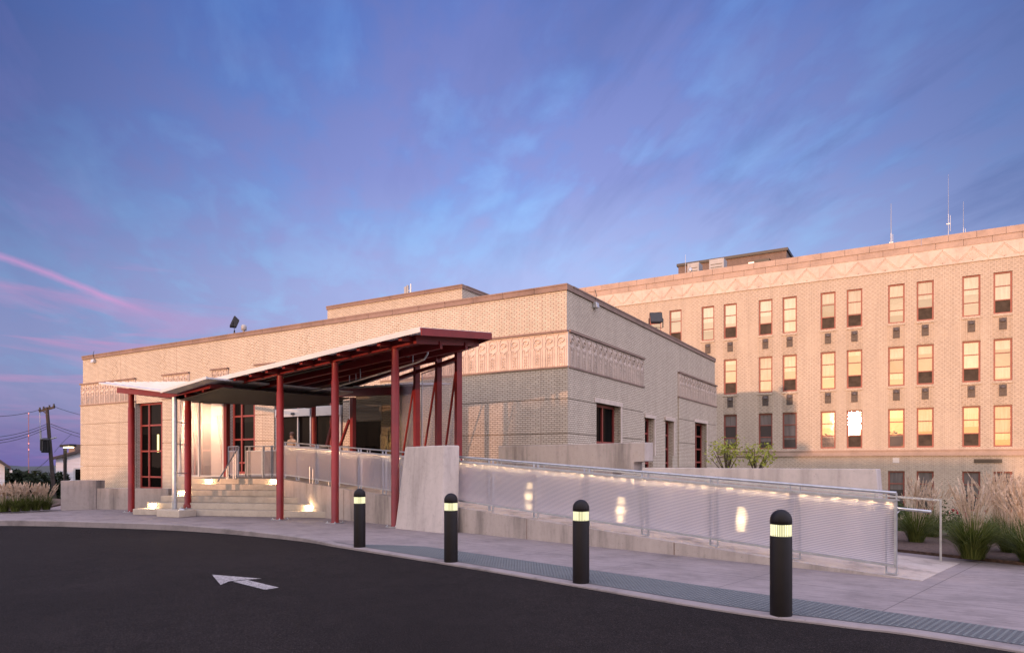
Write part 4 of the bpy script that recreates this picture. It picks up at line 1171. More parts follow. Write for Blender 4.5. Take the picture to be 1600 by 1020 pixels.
for (u, vt, vb, t) in ((484,729,787,19.9),(489,733,788,19.85),(514,750,810,19.4),(518,752,811,19.35)):
    m.bar(P(u,vt,t), P(u,vb,t), .03, .014, e1)
m.build('post', M['galv'], hr)
def guard(ul, ur, tl_, tr_, vt, vb, label, posts):
    th = thing('landing_railing', tuple(P(ul,745,tl_)), label, 'railing', 'guard rails on the landing')
    a, b = P(ul,vt,tl_), P(ur,vt,tr_); a.z = b.z = LZ+1.08
    d = (b-a); d.z = 0; L = d.length; d.normalize()
    m = MB(); m.tube(a, b, .02, .02, 8); m.build('top_rail', M['galv'], th)
    m = MB()
    for w_ in posts:
        p = a.lerp(b, w_); m.bar(V(p.x,p.y,LZ), p, .045, .016, d)
    m.build('post', M['galv'], th)
    panel(th, V(a.x,a.y,0)+d*.05, d, L-.1, LZ+.12, LZ+.12, LZ+.92, LZ+.92, M['poly_h'], M['galv'], 'sheet')
guard(357,372.5,24.2,23.6,697,742,'short railing panel beside the top of the left handrail', (0,.5,.75,1))
guard(383,411,23.8,23.4,699,742,'railing panel standing in front of the tall red window', (.02,.2,.27,.98,1.0))
guard(412,436,23.4,22.8,697,742,'railing panel between the red window and the second column from the left', (.02,.5,.58,.98))
guard(470,545,24.6,23.4,694,742,'low rear railing in front of the glass doors', (0,.25,.3,.6,.65,1))

# ------------------------------------------------------------------ BOLLARDS
def bollard(x, y, label):
    th = thing('light_bollard', (x,y,0), label, 'bollard', 'lit bollards along the kerb')
    r = .108
    m = MB(); m.lathe(x,y,[(r,0),(r,.795),(r-.004,.805),(r-.03,.806)],32); m.build('body', M['black'], th)
    m = MB(); m.lathe(x,y,[(r-.004,.925),(r,.93)]+[(r*math.cos(R_(a)),.965+.112*math.sin(R_(a))) for a in (0,15,30,45,58,70,80,87)],32)
    # arched ribs on the street side of the cap
    f = Vector((.35,-.94,0)); sd_ = Vector((.94,.35,0))
    for rr, out in ((.072,.094),(.05,.101)):
        pts = []
        for i in range(11):
            g = math.pi*i/10; px = rr*math.cos(g); pz = rr*math.sin(g)
            o_ = math.sqrt(max(1e-4, r*r-px*px-(pz*.95)**2))
            pts.append(Vector((x,y,.945))+sd_*px+f*(o_-.004)+V(0,0,pz))
        m.path(pts, .007, 6)
    m.build('cap', M['black'], th)
    m = MB(); m.lathe(x,y,[(r-.006,.807),(r-.006,.924)],32,False); m.build('lens', M['bollens'], th)
    m = MB(); m.lathe(x,y,[(.036,.807),(.04,.86),(.036,.924)],14); m.build('lamp', M['bolcore'], th)
    for z in (.83,.855,.88,.905): m = MB(); 
    return th
blabs = ['farthest black bollard, by the red columns where the tactile strip begins','second farthest black bollard, in front of the leaning concrete slab','third farthest black bollard, before the middle of the ramp railing','nearest and largest black bollard, at the road edge on the right']
b0_ = None
for k in range(4):
    p = bA.lerp(bB, k/3)
    if k == 0: b0_ = bollard(p.x, p.y, blabs[0])
    else:
        c_ = copy_tree(b0_); c_.location = (p.x,p.y,0); c_['label'] = blabs[k]

# ------------------------------------------------------------------ ROOF FLOODLIGHTS AND WALL LAMPS
def flood(p, yaw, label, small=False):
    th = thing('floodlight', tuple(p), label, 'floodlight', 'floodlights on the low roof')
    d = Vector((math.cos(yaw), math.sin(yaw), .42)).normalized(); sd_ = Vector((-math.sin(yaw), math.cos(yaw), 0)); up = d.cross(sd_)*-1
    up = sd_.cross(d)*-1 if up.z < 0 else up
    c_ = p+V(0,0,.55)
    m = MB()
    def hx(w0, h0, w1, h1, a, b):
        m.hexa([c_+d*a-sd_*w0-up*h0, c_+d*a+sd_*w0-up*h0, c_+d*b+sd_*w1-up*h1, c_+d*b-sd_*w1-up*h1, c_+d*a-sd_*w0+up*h0, c_+d*a+sd_*w0+up*h0, c_+d*b+sd_*w1+up*h1, c_+d*b-sd_*w1+up*h1])
    hx(.20,.17,.28,.26,-.16,.10); m.build('housing', M['blackbox'], th, bevel=.015)
    m = MB(); q = c_+d*.105; m.hexa([q-sd_*.25-up*.23,q+sd_*.25-up*.23,q+sd_*.25-up*.23+d*.012,q-sd_*.25-up*.23+d*.012,q-sd_*.25+up*.23,q+sd_*.25+up*.23,q+sd_*.25+up*.23+d*.012,q-sd_*.25+up*.23+d*.012]); m.build('lens', M['blackbox'], th)
    m = MB()
    for s in (-1,1): m.bar(c_+sd_*.31*s, p+V(0,0,.14)+sd_*.31*s, .05, .012, d)
    m.bar(p+V(0,0,.14)-sd_*.31, p+V(0,0,.14)+sd_*.31, .05, .014); m.tube(p, p+V(0,0,.15), .035, .035, 8); m.box(p.x-.12,p.y-.1,p.z,p.x+.12,p.y+.1,p.z+.02); m.build('yoke', M['blackbox'], th)
x, t = onY(366, YF+.15); flood(V(x,YF+.15,7.475), R_(235), 'black square floodlight on the front parapet of the low building')
y, t = onX(1025, X1-.15); flood(V(X1-.15,y,7.475), R_(300), 'black floodlight tilted up on the side parapet near the tall building')
x, t = onY(381, YF+.2)
m = MB(); m.lathe(x,YF+.2,[(.05,7.475),(.05,7.60),(.12,7.62),(.12,7.80),(.09,7.86),(.02,7.88)],12); tag(m.build('beacon_lamp', M['grey_box']), 'small grey drum lamp just right of the front parapet floodlight', 'lamp')
for u, v, front in ((148,564,True),(928,477,False)):
    if front: x, t = onY(u,YF); p = V(x,YF,EYE+(HZ-v)/FL*t); out = V(0,-1,0); sd_ = V(1,0,0)
    else: y, t = onX(u,X1); p = V(X1,y,EYE+(HZ-v)/FL*t); out = V(1,0,0); sd_ = V(0,1,0)
    th = thing('wall_lamp', tuple(p), 'small grey wall lamp below the coping at the far left end of the front' if front else 'small grey wall lamp below the coping on the shaded side wall', 'lamp', 'small lamps under the coping')
    m = MB(); q = p+out*.14
    m.hexa([q-sd_*.12-out*.13-V(0,0,.1),q+sd_*.12-out*.13-V(0,0,.1),q+sd_*.12+out*.04-V(0,0,.1),q-sd_*.12+out*.04-V(0,0,.1),q-sd_*.12-out*.13+V(0,0,.1),q+sd_*.12-out*.13+V(0,0,.1),q+sd_*.12+out*.0+V(0,0,.09),q-sd_*.12+out*.0+V(0,0,.09)]); m.build('housing', M['alu'], th, bevel=.012)
    m = MB(); m.path([p+out*.02+V(0,0,.1), p+out*.10+V(0,0,.35), p+out*.04+V(0,0,.55)], .012, 6); m.build('cable', M['blackbox'], th)

# ------------------------------------------------------------------ FAR LEFT: pole, wires, houses, trees, mast
tpol = 55.0
pb, pt_ = P(86.5,756,tpol), P(73,636,tpol); pb.z = terr(pb.x,pb.y)-.1
pole = thing('utility_pole', tuple(pb), 'leaning dark timber utility pole with crossarm and transformer', 'utility pole')
m = MB(); m.tube(pb, pt_, .16, .125, 12); m.build('pole', M['wood_pole'], pole)
m = MB(); m.bar(P(61,642.5,tpol), P(85,636,tpol), .12, .15); m.bar(P(67,642,tpol-.1), P(75,648,tpol-.1), .05, .07); m.build('crossarm', M['wood_pole'], pole)
m = MB()
for u, v in ((62,641),(68,639.5),(77,637.5),(84,635.5)): p = P(u,v,tpol); m.lathe(p.x,p.y,[(.07,p.z),(.11,p.z+.08),(.05,p.z+.16),(.08,p.z+.24)],8)
m.build('insulator', M['blackbox'], pole)
p = P(70.8,707,tpol-.3); m = MB(); m.lathe(p.x,p.y,[(.27,p.z),(.29,p.z+.05),(.34,p.z+.95),(.37,p.z+1.0),(.36,p.z+1.1),(.16,p.z+1.18)],16)
for k in range(6): g = k*math.pi/3; m.box(p.x+.33*math.cos(g)-.03,p.y+.33*math.sin(g)-.03,p.z+.15,p.x+.33*math.cos(g)+.03,p.y+.33*math.sin(g)+.03,p.z+.95)
m.build('transformer', M['blackbox'], pole)
m = MB(); m.tube(P(62,642,tpol), P(63,685,tpol), .025, .025, 5); m.tube(P(63,672,tpol), P(63.5,688,tpol), .07, .07, 6); m.tube(P(77,686,tpol), P(88,683,tpol), .06, .06, 6); m.build('fuse_holder', M['grey_box'], pole)
def wire(p, q, sag, label, r=.02, n=12):
    m = MB(); pts = [p.lerp(q, i/n)-V(0,0,sag*4*(i/n)*(1-i/n)) for i in range(n+1)]
    m.path(pts, r, 5); return tag(m.build('power_line', M['blackbox']), label, 'power line', 'power lines at the utility pole')
wire(P(62,640,tpol), P(-90,640,48), .5, 'uppermost power line left of the pole, level in the sky')
wire(P(84,635,tpol), P(200,655,75), .4, 'upper power line running from the crossarm behind the brick corner')
wire(P(72,662.5,tpol), P(-60,683,45), .4, 'highest of the three slack cables left of the pole')
wire(P(72.5,666,tpol), P(-60,690,45), .4, 'middle slack cable left of the pole', .025)
wire(P(73,669,tpol), P(-60,693,44), .45, 'lowest slack cable left of the pole')
wire(P(79,662,tpol), P(190,685,75), .4, 'higher slack cable from the pole to the brick corner', .025)
wire(P(80,666,tpol), P(190,692,75), .4, 'lower slack cable from the pole to the brick corner')
wire(P(85,706,tpol), P(112,678,68), -.1, 'short cable climbing right from the pole over the white house')
wire(P(80,712,tpol), P(55,733,62), .1, 'thin guy cable slanting down from the pole to the dark trees')
wire(P(-60,745,60), P(140,740,70), .2, 'low cable crossing in front of the dark trees')
# street lamp
lp = P(101.5,752,47); lp.z = terr(lp.x,lp.y)-.1; lt = P(101.5,697,47)
sl_ = thing('street_lamp', tuple(lp), 'black street lamp with a lit flat head before the white house', 'street lamp')
m = MB(); m.bar(lp, V(lp.x,lp.y,lt.z), .16, .16, (1,0,0)); m.build('post', M['blackbox'], sl_)
hA, hB = P(98.5,696.5,47), P(113.5,695.5,46.5)
m = MB(); m.bar(hA, hB, .5, .17); m.build('head', M['blackbox'], sl_, bevel=.02)
m = MB(); m.bar(P(103,698.8,46.9), P(111,698.6,46.6), .34, .05); m.build('lens', M['lamp_street'], sl_)
# two white houses, gable ends towards the road
def house(u0, u1, t, v_eave, rise, label, depth=9, chim=None, win=(), ridge=.5):
    """front wall square to the line of sight at its middle"""
    a = P(u0, v_eave, t); um = (u0+u1)/2
    b0 = P(u1, v_eave, t); d = Vector((b0.x-a.x,b0.y-a.y,0)); L = d.length; d.normalize(); n_ = Vector((-d.y,d.x,0))
    rx_, ry_ = ray(u1 if u1 < 60 else u0); n_ = Vector((rx_,ry_,0)).normalized()
    d = Vector((n_.y,-n_.x,0))
    if u1 < 60: B = V(b0.x,b0.y,0); A = B-d*L
    else: A = V(a.x,a.y,0); B = A+d*L
    ze = a.z; base = terr(A.x,A.y)-.4
    th = thing('house', (A.x,A.y,base), label, 'house', 'white houses beyond the left bed')
    zr = ze+rise; Rg = A.lerp(B, ridge); Z = lambda p, z: V(p.x,p.y,z)
    m = MB(); k = n_*depth
    pts = [Z(A,base),Z(B,base),Z(B,ze),Z(Rg,zr),Z(A,ze)]
    m.add(pts+[p+k for p in pts], [(0,1,2,3,4),(9,8,7,6,5),(0,5,6,1),(1,6,7,2),(4,9,5,0)])
    zz_ = base
    while zz_ < ze-.05: m.bar(Z(A,zz_)-n_*.012, Z(B,zz_)-n_*.012, .03, .03); zz_ += .3
    m.build('wall', M['house_white'], th)
    m = MB(); o = .45
    for E, sg in ((A,-1),(B,1)):
        e = Z(E,ze)+(Z(E,ze)-Z(Rg,zr)).normalized()*o; r = Z(Rg,zr)
        q = [e-n_*o, r-n_*o, r+k+n_*o, e+k+n_*o]; m.hexa([p+V(0,0,.02) for p in q]+[p+V(0,0,.24) for p in q])
    rf_ = m.build('roof', M['house_roof'], th)
    for E in (A,B):
        e = Z(E,ze)+(Z(E,ze)-Z(Rg,zr)).normalized()*o
        m = MB(); m.bar(e-n_*(o+.03)-V(0,0,.06), e+k-V(0,0,.06), .14, .16); m.build('gutter', M['white_metal'], th)
    if chim:
        c_ = A+d*chim[0]+n_*1.5; m = MB(); m.box(c_.x-.55,c_.y-.4,ze,c_.x+.55,c_.y+.4,ze+chim[1]); m.box(c_.x-.75,c_.y-.6,ze+chim[1]-.95,c_.x+.75,c_.y+.6,ze+chim[1]-.75); m.build('chimney', M['brick_dark'], rf_)
    for w_ in win:
        c_ = A+d*w_-n_*.03; zc = ze-1.45
        m = MB(); m.bar(Z(c_,zc)-d*.5, Z(c_,zc)+d*.5, .06, 1.25); f = m.build('window', M['white_metal'], th)
        m = MB(); m.bar(Z(c_,zc)-n_*.035-d*.36, Z(c_,zc)-n_*.035+d*.36, .02, 1.0); m.build('glass', M['glass_dark'], f)
    return th
house(87,260,62,716.5,1.6,'white clapboard house with a dark roof and brown chimney behind the brick corner', chim=(1.6,1.35), win=(1.85,5))
house(-190,7,46,728,3.6,'pale house at the left picture edge with a grey eave', win=(5.0,))
# red and white radio mast
mt_ = P(44.5,726,420); mtop = P(45,645,420)
mast = thing('radio_mast', tuple(mt_), 'thin red and white radio mast far behind the transformer', 'radio mast')
m = MB(); H = mtop.z-mt_.z
for s in range(9):
    z0, z1 = mt_.z+H*s/9-8*(s == 0), mt_.z+H*(s+1)/9
    m.tube((mt_.x,mt_.y,z0),(mt_.x,mt_.y,z1),.10,.10,6)
    for k in range(3): g = k*2.1; m.tube((mt_.x+.3*math.cos(g),mt_.y+.3*math.sin(g),z0),(mt_.x+.3*math.cos(g+2.1),mt_.y+.3*math.sin(g+2.1),z1),.06,.06,4)
m.build('lattice', plain('red white mast paint', (.28,.12,.13), .6, .5, .05), mast)
m = MB()
for q in (.02,.45,.6,.72): zz_ = mt_.z+H*(1-q); m.lathe(mt_.x,mt_.y,[(.1,zz_),(.32,zz_+.4),(.1,zz_+.8)],8)
m.build('beacon', M['beacon'], mast)

# vegetation ------------------------------------------------------------
def leaf(mb, c_, s, rnd):
    d = Vector((rnd.gauss(0,1),rnd.gauss(0,1),rnd.gauss(0,.7))).normalized(); w_ = d.cross(Vector((rnd.gauss(0,1),rnd.gauss(0,1),rnd.gauss(0,1)))).normalized()
    mb.add([c_-d*s, c_+w_*s*.45, c_+d*s, c_-w_*s*.45], [(0,1,2,3)])
def tree(name, base, h, rad, n, ls, mat, label, cat, group=None, seed=1, trunk_h=.35, lumps=12, flat_=.8):
    rnd = random.Random(seed)
    th = thing(name, tuple(base), label, cat, group)
    m = MB(); top = base+V(0,0,h*trunk_h)
    m.tube(base-V(0,0,.2), top, h*.028, h*.018, 8)
    cc = base+V(0,0,h*(.5+trunk_h*.45)); ry = h*(1-trunk_h)*.52
    L = []
    for i in range(lumps):
        v = Vector((rnd.gauss(0,1),rnd.gauss(0,1),rnd.gauss(0,1))).normalized()
        r = rnd.uniform(.35,.95)
        c_ = cc+Vector((v.x*rad*r*.75, v.y*rad*r*.75, v.z*ry*r*.8))
        L.append((c_, rnd.uniform(.3,.5)*min(rad,ry)*1.05))
        m.tube(top.lerp(base,.1), c_, h*.012, h*.004, 5)
    m.build('trunk', M['bark'], th)
    m = MB()
    for i in range(n):
        c_, r = L[rnd.randrange(len(L))]
        v = Vector((rnd.gauss(0,1),rnd.gauss(0,1),rnd.gauss(0,1))).normalized()*r*rnd.uniform(.35,1.15)
        v.z *= flat_
        leaf(m, c_+v, ls*rnd.uniform(.6,1.3), rnd)
    m.build('crown', mat, th)
    return th
for u, v, t, h, rad, lab in ((12,728,58,6.0,3.0,'dark leafy tree beside the pale house at the left edge'),(30,735,56,5.6,3.1,'broad dark tree left of the radio mast'),(55,728,60,6.0,3.6,'tallest dark tree left of the leaning pole'),(74,748,57,4.6,2.6,'low dark tree just left of the pole foot')):
    b = P(u,760,t); b.z = terr(b.x,b.y)-.3; zt = EYE+(HZ-v)/FL*t
    tree('dark_tree', b, zt-b.z, rad, 2600, .24, M['leaf_dark'], lab, 'tree', 'dark trees beyond the left grass bed', seed=int(u), trunk_h=.2)
b = P(1160,760,21.5); b.z = terr(b.x,b.y)-.1
tree('leafy_shrub', P(1135,770,21.0), 1.95, .72, 400, .055, M['leaf'], 'left yellow green shrub showing above the low ramp wall', 'shrub', 'shrubs behind the ramp wall', 5, .3, 14)
tree('leafy_shrub', P(1181,770,20.8), 1.85, .70, 350, .055, M['leaf'], 'right yellow green shrub showing above the low ramp wall', 'shrub', 'shrubs behind the ramp wall', 9, .3, 12)
def grass_clump(base, h, spread, nb, npl, ph, label, group, seed, plume_w=.018):
    rnd = random.Random(seed); th = thing('grass_clump', tuple(base), label, 'ornamental grass', group)
    m = MB()
    for i in range(nb):
        a = rnd.uniform(0,2*math.pi); r0 = rnd.uniform(0,.16)*spread; l = h*rnd.uniform(.55,1.1); lean = rnd.uniform(.15,1.35)*spread
        d = Vector((math.cos(a),math.sin(a),0)); sd_ = Vector((-d.y,d.x,0))
        w_ = rnd.uniform(.004,.008)
        pts = [base+d*(r0+lean*q**1.8*.75)+V(0,0,l*(q-.32*lean/max(spread,.1)*q**3)) for q in (0,.35,.7,1)]
        vs = []
        for k, p in enumerate(pts[:-1]): vs += [p-sd_*w_*(1-k*.22), p+sd_*w_*(1-k*.22)]
        vs.append(pts[-1]); m.add(vs, [(0,1,3,2),(2,3,5,4),(4,5,6)])
    m.build('blades', M['blade'], th)
    m = MB()
    for i in range(npl):
        a = rnd.uniform(0,2*math.pi); lean = rnd.uniform(0,.55)*spread; l = ph*rnd.uniform(.72,1.08)
        d = Vector((math.cos(a),math.sin(a),0)); sd_ = Vector((-d.y,d.x,0))
        top = base+d*lean+V(0,0,l); mid = base+d*lean*.45+V(0,0,l*.62)
        m.bar(base+d*.05, mid, .005, .005); m.bar(mid, top, .004, .004)
        ln = l*rnd.uniform(.22,.32); dd = (top-mid).normalized()
        for k in range(16):
            q = k/15; c_ = top-dd*ln*(1-q); ww = plume_w*math.sin(math.pi*min(.96,q*.85+.12))
            o = Vector((rnd.gauss(0,1),rnd.gauss(0,1),0)).normalized()
            m.add([c_-dd*.03, c_+o*ww*1.5+dd*.02, c_+dd*.06+o*ww*.4], [(0,1,2)])
            m.add([c_-dd*.02, c_-o*ww*1.4+dd*.03, c_+dd*.05], [(0,1,2)])
    m.build('plumes', M['plume'], th)
    return th
gl = [((1432,846),.8,.85,520,34,1.18,'feathery grass clump right behind the railing end, left of the square hoop'),
      ((1456,838),.7,.8,320,26,1.05,'lower grass clump in the gap inside the square hoop'),
      ((1520,872),.85,1.0,800,40,1.18,'largest green grass clump at the bed edge right of the hoop'),
      ((1580,862),.75,.95,560,64,1.22,'tall plumed grass clump at the right picture edge'),
      ((1560,846),.65,.9,420,70,1.30,'straw coloured grass clump behind the largest green one'),
      ((1612,878),.75,1.0,560,36,1.12,'green grass clump cut by the right picture edge')]
for k, ((u,v),h,sp_,nb_,np_,ph,lab) in enumerate(gl):
    p = G(u,v,.045); grass_clump(p, h, sp_, nb_, np_, ph, lab, 'ornamental grasses in the right bed', 30+k)
p = G(1490,838,.045)
m = MB(); rnd = random.Random(3); th = thing('rose_bush', tuple(p), 'low bush with a few red blooms behind the square hoop', 'bush')
for i in range(9): m.tube(p, p+V(rnd.gauss(0,.2),rnd.gauss(0,.2),rnd.uniform(.3,.6)), .008, .004, 5)
m.build('stems', M['bark'], th)
m = MB()
for i in range(420): leaf(m, p+V(rnd.gauss(0,.22),rnd.gauss(0,.22),abs(rnd.gauss(.32,.16))), .035, rnd)
m.build('leaves', M['leaf_street'], th)
m = MB()
for i in range(9):
    q = p+V(rnd.gauss(0,.24),rnd.gauss(0,.24),rnd.uniform(.35,.6))
    for k in range(7): leaf(m, q+V(rnd.gauss(0,.012),rnd.gauss(0,.012),rnd.gauss(0,.012)), .03, rnd)
m.build('blooms', M['flower'], th)
# young conifer or climber by the basement window
p = P(1412,800,22); p.z = terr(p.x,p.y)
tree('leafy_shrub', p, 2.6, .45, 700, .07, M['leaf_street'], 'narrow dark green shrub rising in front of the first basement window', 'shrub', None, 13, .15, 9)
p = P(1521,800,19); p.z = terr(p.x,p.y)
tree('leafy_shrub', p, 1.75, .6, 700, .07, M['leaf_street'], 'dark green shrub between the grasses below the third basement window', 'shrub', None, 17, .15, 9)
lg = [(6,800,1.0,'left edge grass clump with pale seed heads by the house'),(24,800,1.05,'second grass clump from the left in the left bed'),(40,799,1.0,'middle grass clump of the left bed'),(56,798,1.0,'grass clump right of the middle in the left bed'),(72,797,.95,'right grass clump touching the concrete end wall')]
for k, (u,v,h,lab) in enumerate(lg):
    p = G(u,v-1,.03); grass_clump(p, h*.62, .75, 380, 40, h*.84, lab, 'ornamental grasses in the left bed', 60+k, .02)

# ------------------------------------------------------------------ painted arrow laid on the road surface
import mathutils.bvhtree as bvh
road = bpy.data.objects['road']
bv = bvh.BVHTree.FromPolygons([road.matrix_world @ v.co + road.location*0 for v in road.data.vertices], [list(p.vertices) for p in road.data.polygons])
roff = road.location
def drop(x, y):
    h = bv.ray_cast(Vector((x,y,5))-roff, Vector((0,0,-1)))
    return (h[0].z+roff.z) if h[0] is not None else -.07
m = MB()
for pts in ARW:
    c_ = [(x,y,drop(x,y)+.004) for x, y, _ in pts]
    tri = tessellate_polygon([[Vector(p) for p in c_]])
    m.add(c_, [tuple(t) for t in tri])
tag(m.build('road_arrow', M['paint']), 'worn white arrow painted on the dark asphalt pointing left', 'road marking')

# ------------------------------------------------------------------ person at the glass doors
def person():
    x, t = onY(456, 19.3); base = V(x,19.3,LZ)
    th = thing('person', tuple(base), 'person with brown hair in a beige top walking in at the glass doors', 'person')
    me = bpy.data.meshes.new('body'); H = 1.74
    J = {'pel':(0,0,.93),'wst':(0,0,1.10),'cst':(0,0,1.32),'nek':(0,0,1.47),'hd0':(0,-.01,1.56),'hd1':(0,-.015,1.66),
         'shl':(-.19,0,1.40),'ell':(-.25,.02,1.13),'wrl':(-.24,-.06,.90),'hnl':(-.235,-.085,.82),'shr':(.19,0,1.40),'elr':(.25,.03,1.13),'wrr':(.25,-.08,.90),'hnr':(.245,-.11,.82),
         'hpl':(-.10,0,.90),'knl':(-.11,-.06,.50),'anl':(-.11,.06,.09),'tol':(-.12,-.10,.03),'hpr':(.10,0,.90),'knr':(.11,-.02,.50),'anr':(.11,.0,.09),'tor':(.12,-.17,.03)}
    Rd = {'pel':(.16,.11),'wst':(.14,.10),'cst':(.17,.115),'nek':(.055,.055),'hd0':(.075,.085),'hd1':(.08,.095),'shl':(.07,.07),'ell':(.047,.047),'wrl':(.03,.035),'hnl':(.02,.04),'shr':(.07,.07),'elr':(.047,.047),'wrr':(.03,.035),'hnr':(.02,.04),'hpl':(.095,.095),'knl':(.06,.06),'anl':(.042,.045),'tol':(.04,.03),'hpr':(.095,.095),'knr':(.06,.06),'anr':(.042,.045),'tor':(.04,.03)}
    E = [('pel','wst'),('wst','cst'),('cst','nek'),('nek','hd0'),('hd0','hd1'),('cst','shl'),('shl','ell'),('ell','wrl'),('wrl','hnl'),('cst','shr'),('shr','elr'),('elr','wrr'),('wrr','hnr'),('pel','hpl'),('hpl','knl'),('knl','anl'),('anl','tol'),('pel','hpr'),('hpr','knr'),('knr','anr'),('anr','tor')]
    ks = list(J); me.from_pydata([J[k] for k in ks], [(ks.index(a),ks.index(b)) for a, b in E], [])
    o = bpy.data.objects.new('body', me); C.objects.link(o); o.parent = th
    o.modifiers.new('skin','SKIN'); sv = me.skin_vertices[0].data
    for i, k in enumerate(ks): sv[i].radius = Rd[k]; sv[i].use_root = (k == 'pel')
    s = o.modifiers.new('sub','SUBSURF'); s.levels = s.render_levels = 2
    n = N('clothed figure'); tc = n.n('TexCoord'); sx = n.n('SeparateXYZ'); n.l(tc.outputs['Object'], sx.inputs[0])
    col = n.ramp(n.math('DIVIDE', sx.outputs[2], 2.0), [(0,(.02,.018,.018)),(.04,(.03,.03,.04)),(.465,(.45,.31,.20)),(.735,(.42,.25,.18))])
    col.node.color_ramp.interpolation = 'CONSTANT'
    me.materials.append(n.done(n.bsdf(col, .7)))
    m = MB(); m.lathe(base.x, base.y+.012, [(.088,LZ+1.60),(.102,LZ+1.66),(.100,LZ+1.72),(.07,LZ+1.77),(.02,LZ+1.785)], 14); m.build('hair', M['hair'], th)
person()

# ------------------------------------------------------------------ unseen house and hedge, placed behind the photographer to throw the long shadows
def shadow_house(x0, x1, y, h, ridge, label):
    th = thing('house', ((x0+x1)/2,y,0), label, 'house')
    m = MB(); m.box(x0,y-8,-.5,x1,y,h); m.build('wall', M['house_white'], th)
    m = MB(); o = .4
    m.add([(x0-o,y+o,h),(x1+o,y+o,h),(x1+o,y-4,ridge),(x0-o,y-4,ridge),(x0-o,y-8-o,h),(x1+o,y-8-o,h),(x0-o,y+o,h+.15),(x1+o,y+o,h+.15),(x1+o,y-4,ridge+.15),(x0-o,y-4,ridge+.15),(x0-o,y-8-o,h+.15),(x1+o,y-8-o,h+.15)],
          [(6,7,8,9),(9,8,11,10),(1,0,3,2),(2,3,4,5),(0,1,7,6),(5,4,10,11),(0,6,9,3),(3,9,10,4),(1,2,8,7),(2,5,11,8)])
    m.add([(x0,y,h),(x0,y-8,h),(x0,y-4,ridge)],[(0,1,2)]); m.add([(x1,y,h),(x1,y-8,h),(x1,y-4,ridge)],[(0,1,2)])
    m.build('roof', M['house_roof'], th)
    for k in range(3):
        c_ = x0+(x1-x0)*(k+.5)/3
        f = MB(); f.box(c_-.6,y-.02,1.0,c_+.6,y+.04,2.5); f = f.build('window', M['white_metal'], th)
        g_ = MB(); g_.box(c_-.5,y+.042,1.1,c_+.5,y+.05,2.4); g_.build('glass', M['glass_dark'], f)
shadow_house(-16.3, -3.0, -36, 4.8, 6.95, 'unseen white single storey house placed behind the photographer for its shadow')
hd_ = MB(); rnd = random.Random(8)
hedge = thing('hedge', (-20,-34,0), 'unseen long hedge placed behind the photographer for its shadow', 'hedge')
for i in range(15000):
    x = rnd.uniform(-75,40); z = rnd.uniform(.2,3.7+.35*math.sin(x*.6)+.25*math.sin(x*1.7)); y = -34.5+rnd.uniform(-.7,.7)
    leaf(hd_, V(x,y,z), .26, rnd)
hd_.build('leaves', M['leaf_street'], hedge)
hc = MB(); hc.box(-75,-35,-.4,40,-34.4,3.3); hc.build('stems', M['bark'], hedge)  # solid block inside the added hedge, makes it opaque

# ------------------------------------------------------------------ CAMERA, LIGHT, SKY
cam = bpy.data.cameras.new('camera'); co = bpy.data.objects.new('camera', cam); C.objects.link(co)
co.location = (0,0,EYE); co.rotation_euler = (R_(90),0,math.atan2(sA,cA))
cam.lens = 24; cam.sensor_width = 36; cam.shift_y = (723-510)/1600; cam.clip_end = 9000; cam.clip_start = .05
bpy.context.scene.camera = co
sun = bpy.data.lights.new('sun','SUN'); so = bpy.data.objects.new('sun', sun); C.objects.link(so)
sdir = Vector((.0753,1,-.0555)).normalized()
so.rotation_euler = sdir.to_track_quat('-Z','Y').to_euler(); so.location = (0,-30,30)
sun.energy = 2.55; sun.angle = R_(.9); sun.color = (1,.53,.315)

W = bpy.data.worlds.new('World'); bpy.context.scene.world = W; W.use_nodes = True
class WN(N):
    def __init__(s): s.t = W.node_tree; s.t.nodes.clear(); s.out = s.t.nodes.new('ShaderNodeOutputWorld')
w = WN()
tc = w.n('TexCoord'); dvec = tc.outputs['Generated']
sx = w.n('SeparateXYZ'); w.l(dvec, sx.inputs[0]); dx, dy, dz = sx.outputs
def dot(v):
    n = w.n('VectorMath', operation='DOT_PRODUCT'); w.l(dvec, n.inputs[0]); n.inputs[1].default_value = v
    return n.outputs['Value']
fwd = dot((-sA,cA,0)); rgt = dot((cA,sA,0)); tosun = dot((-.075,-.997,.04))
el = w.math('MAXIMUM', dz, 0.0)
sky = w.n('TexSky', sky_type='NISHITA'); sky.sun_disc = False; sky.sun_elevation = R_(3.2); sky.sun_rotation = math.atan2(-.0753,-1.0) % (2*math.pi)
sky.air_density = 1.2; sky.dust_density = 1.5; sky.ozone_density = 2.0
# evening blue, paler low down; overhead, above the view, brightened as fill
base = w.ramp(el, [(0,(.14,.135,.40)),(.05,(.17,.19,.50)),(.12,(.29,.40,.78)),(.22,(.30,.50,.90)),(.30,(.20,.405,.85)),(.38,(.125,.305,.80)),(.53,(.05,.165,.60)),(.60,(.045,.14,.52)),(.78,(.40,.46,.80)),(1,(.74,.77,1.08))])
# sides fall darker, left horizon goes violet
side = w.math('POWER', w.math('ABSOLUTE', w.math('SUBTRACT', rgt, .03)), 1.8)
left = w.math('MULTIPLY', w.math('MULTIPLY', rgt, -2.2, clamp=True), w.math('SUBTRACT', 1.0, w.math('MULTIPLY', el, 5.0), clamp=True), clamp=True)
base = w.mix(w.math('MULTIPLY', left, .75), base, (.17,.135,.42))
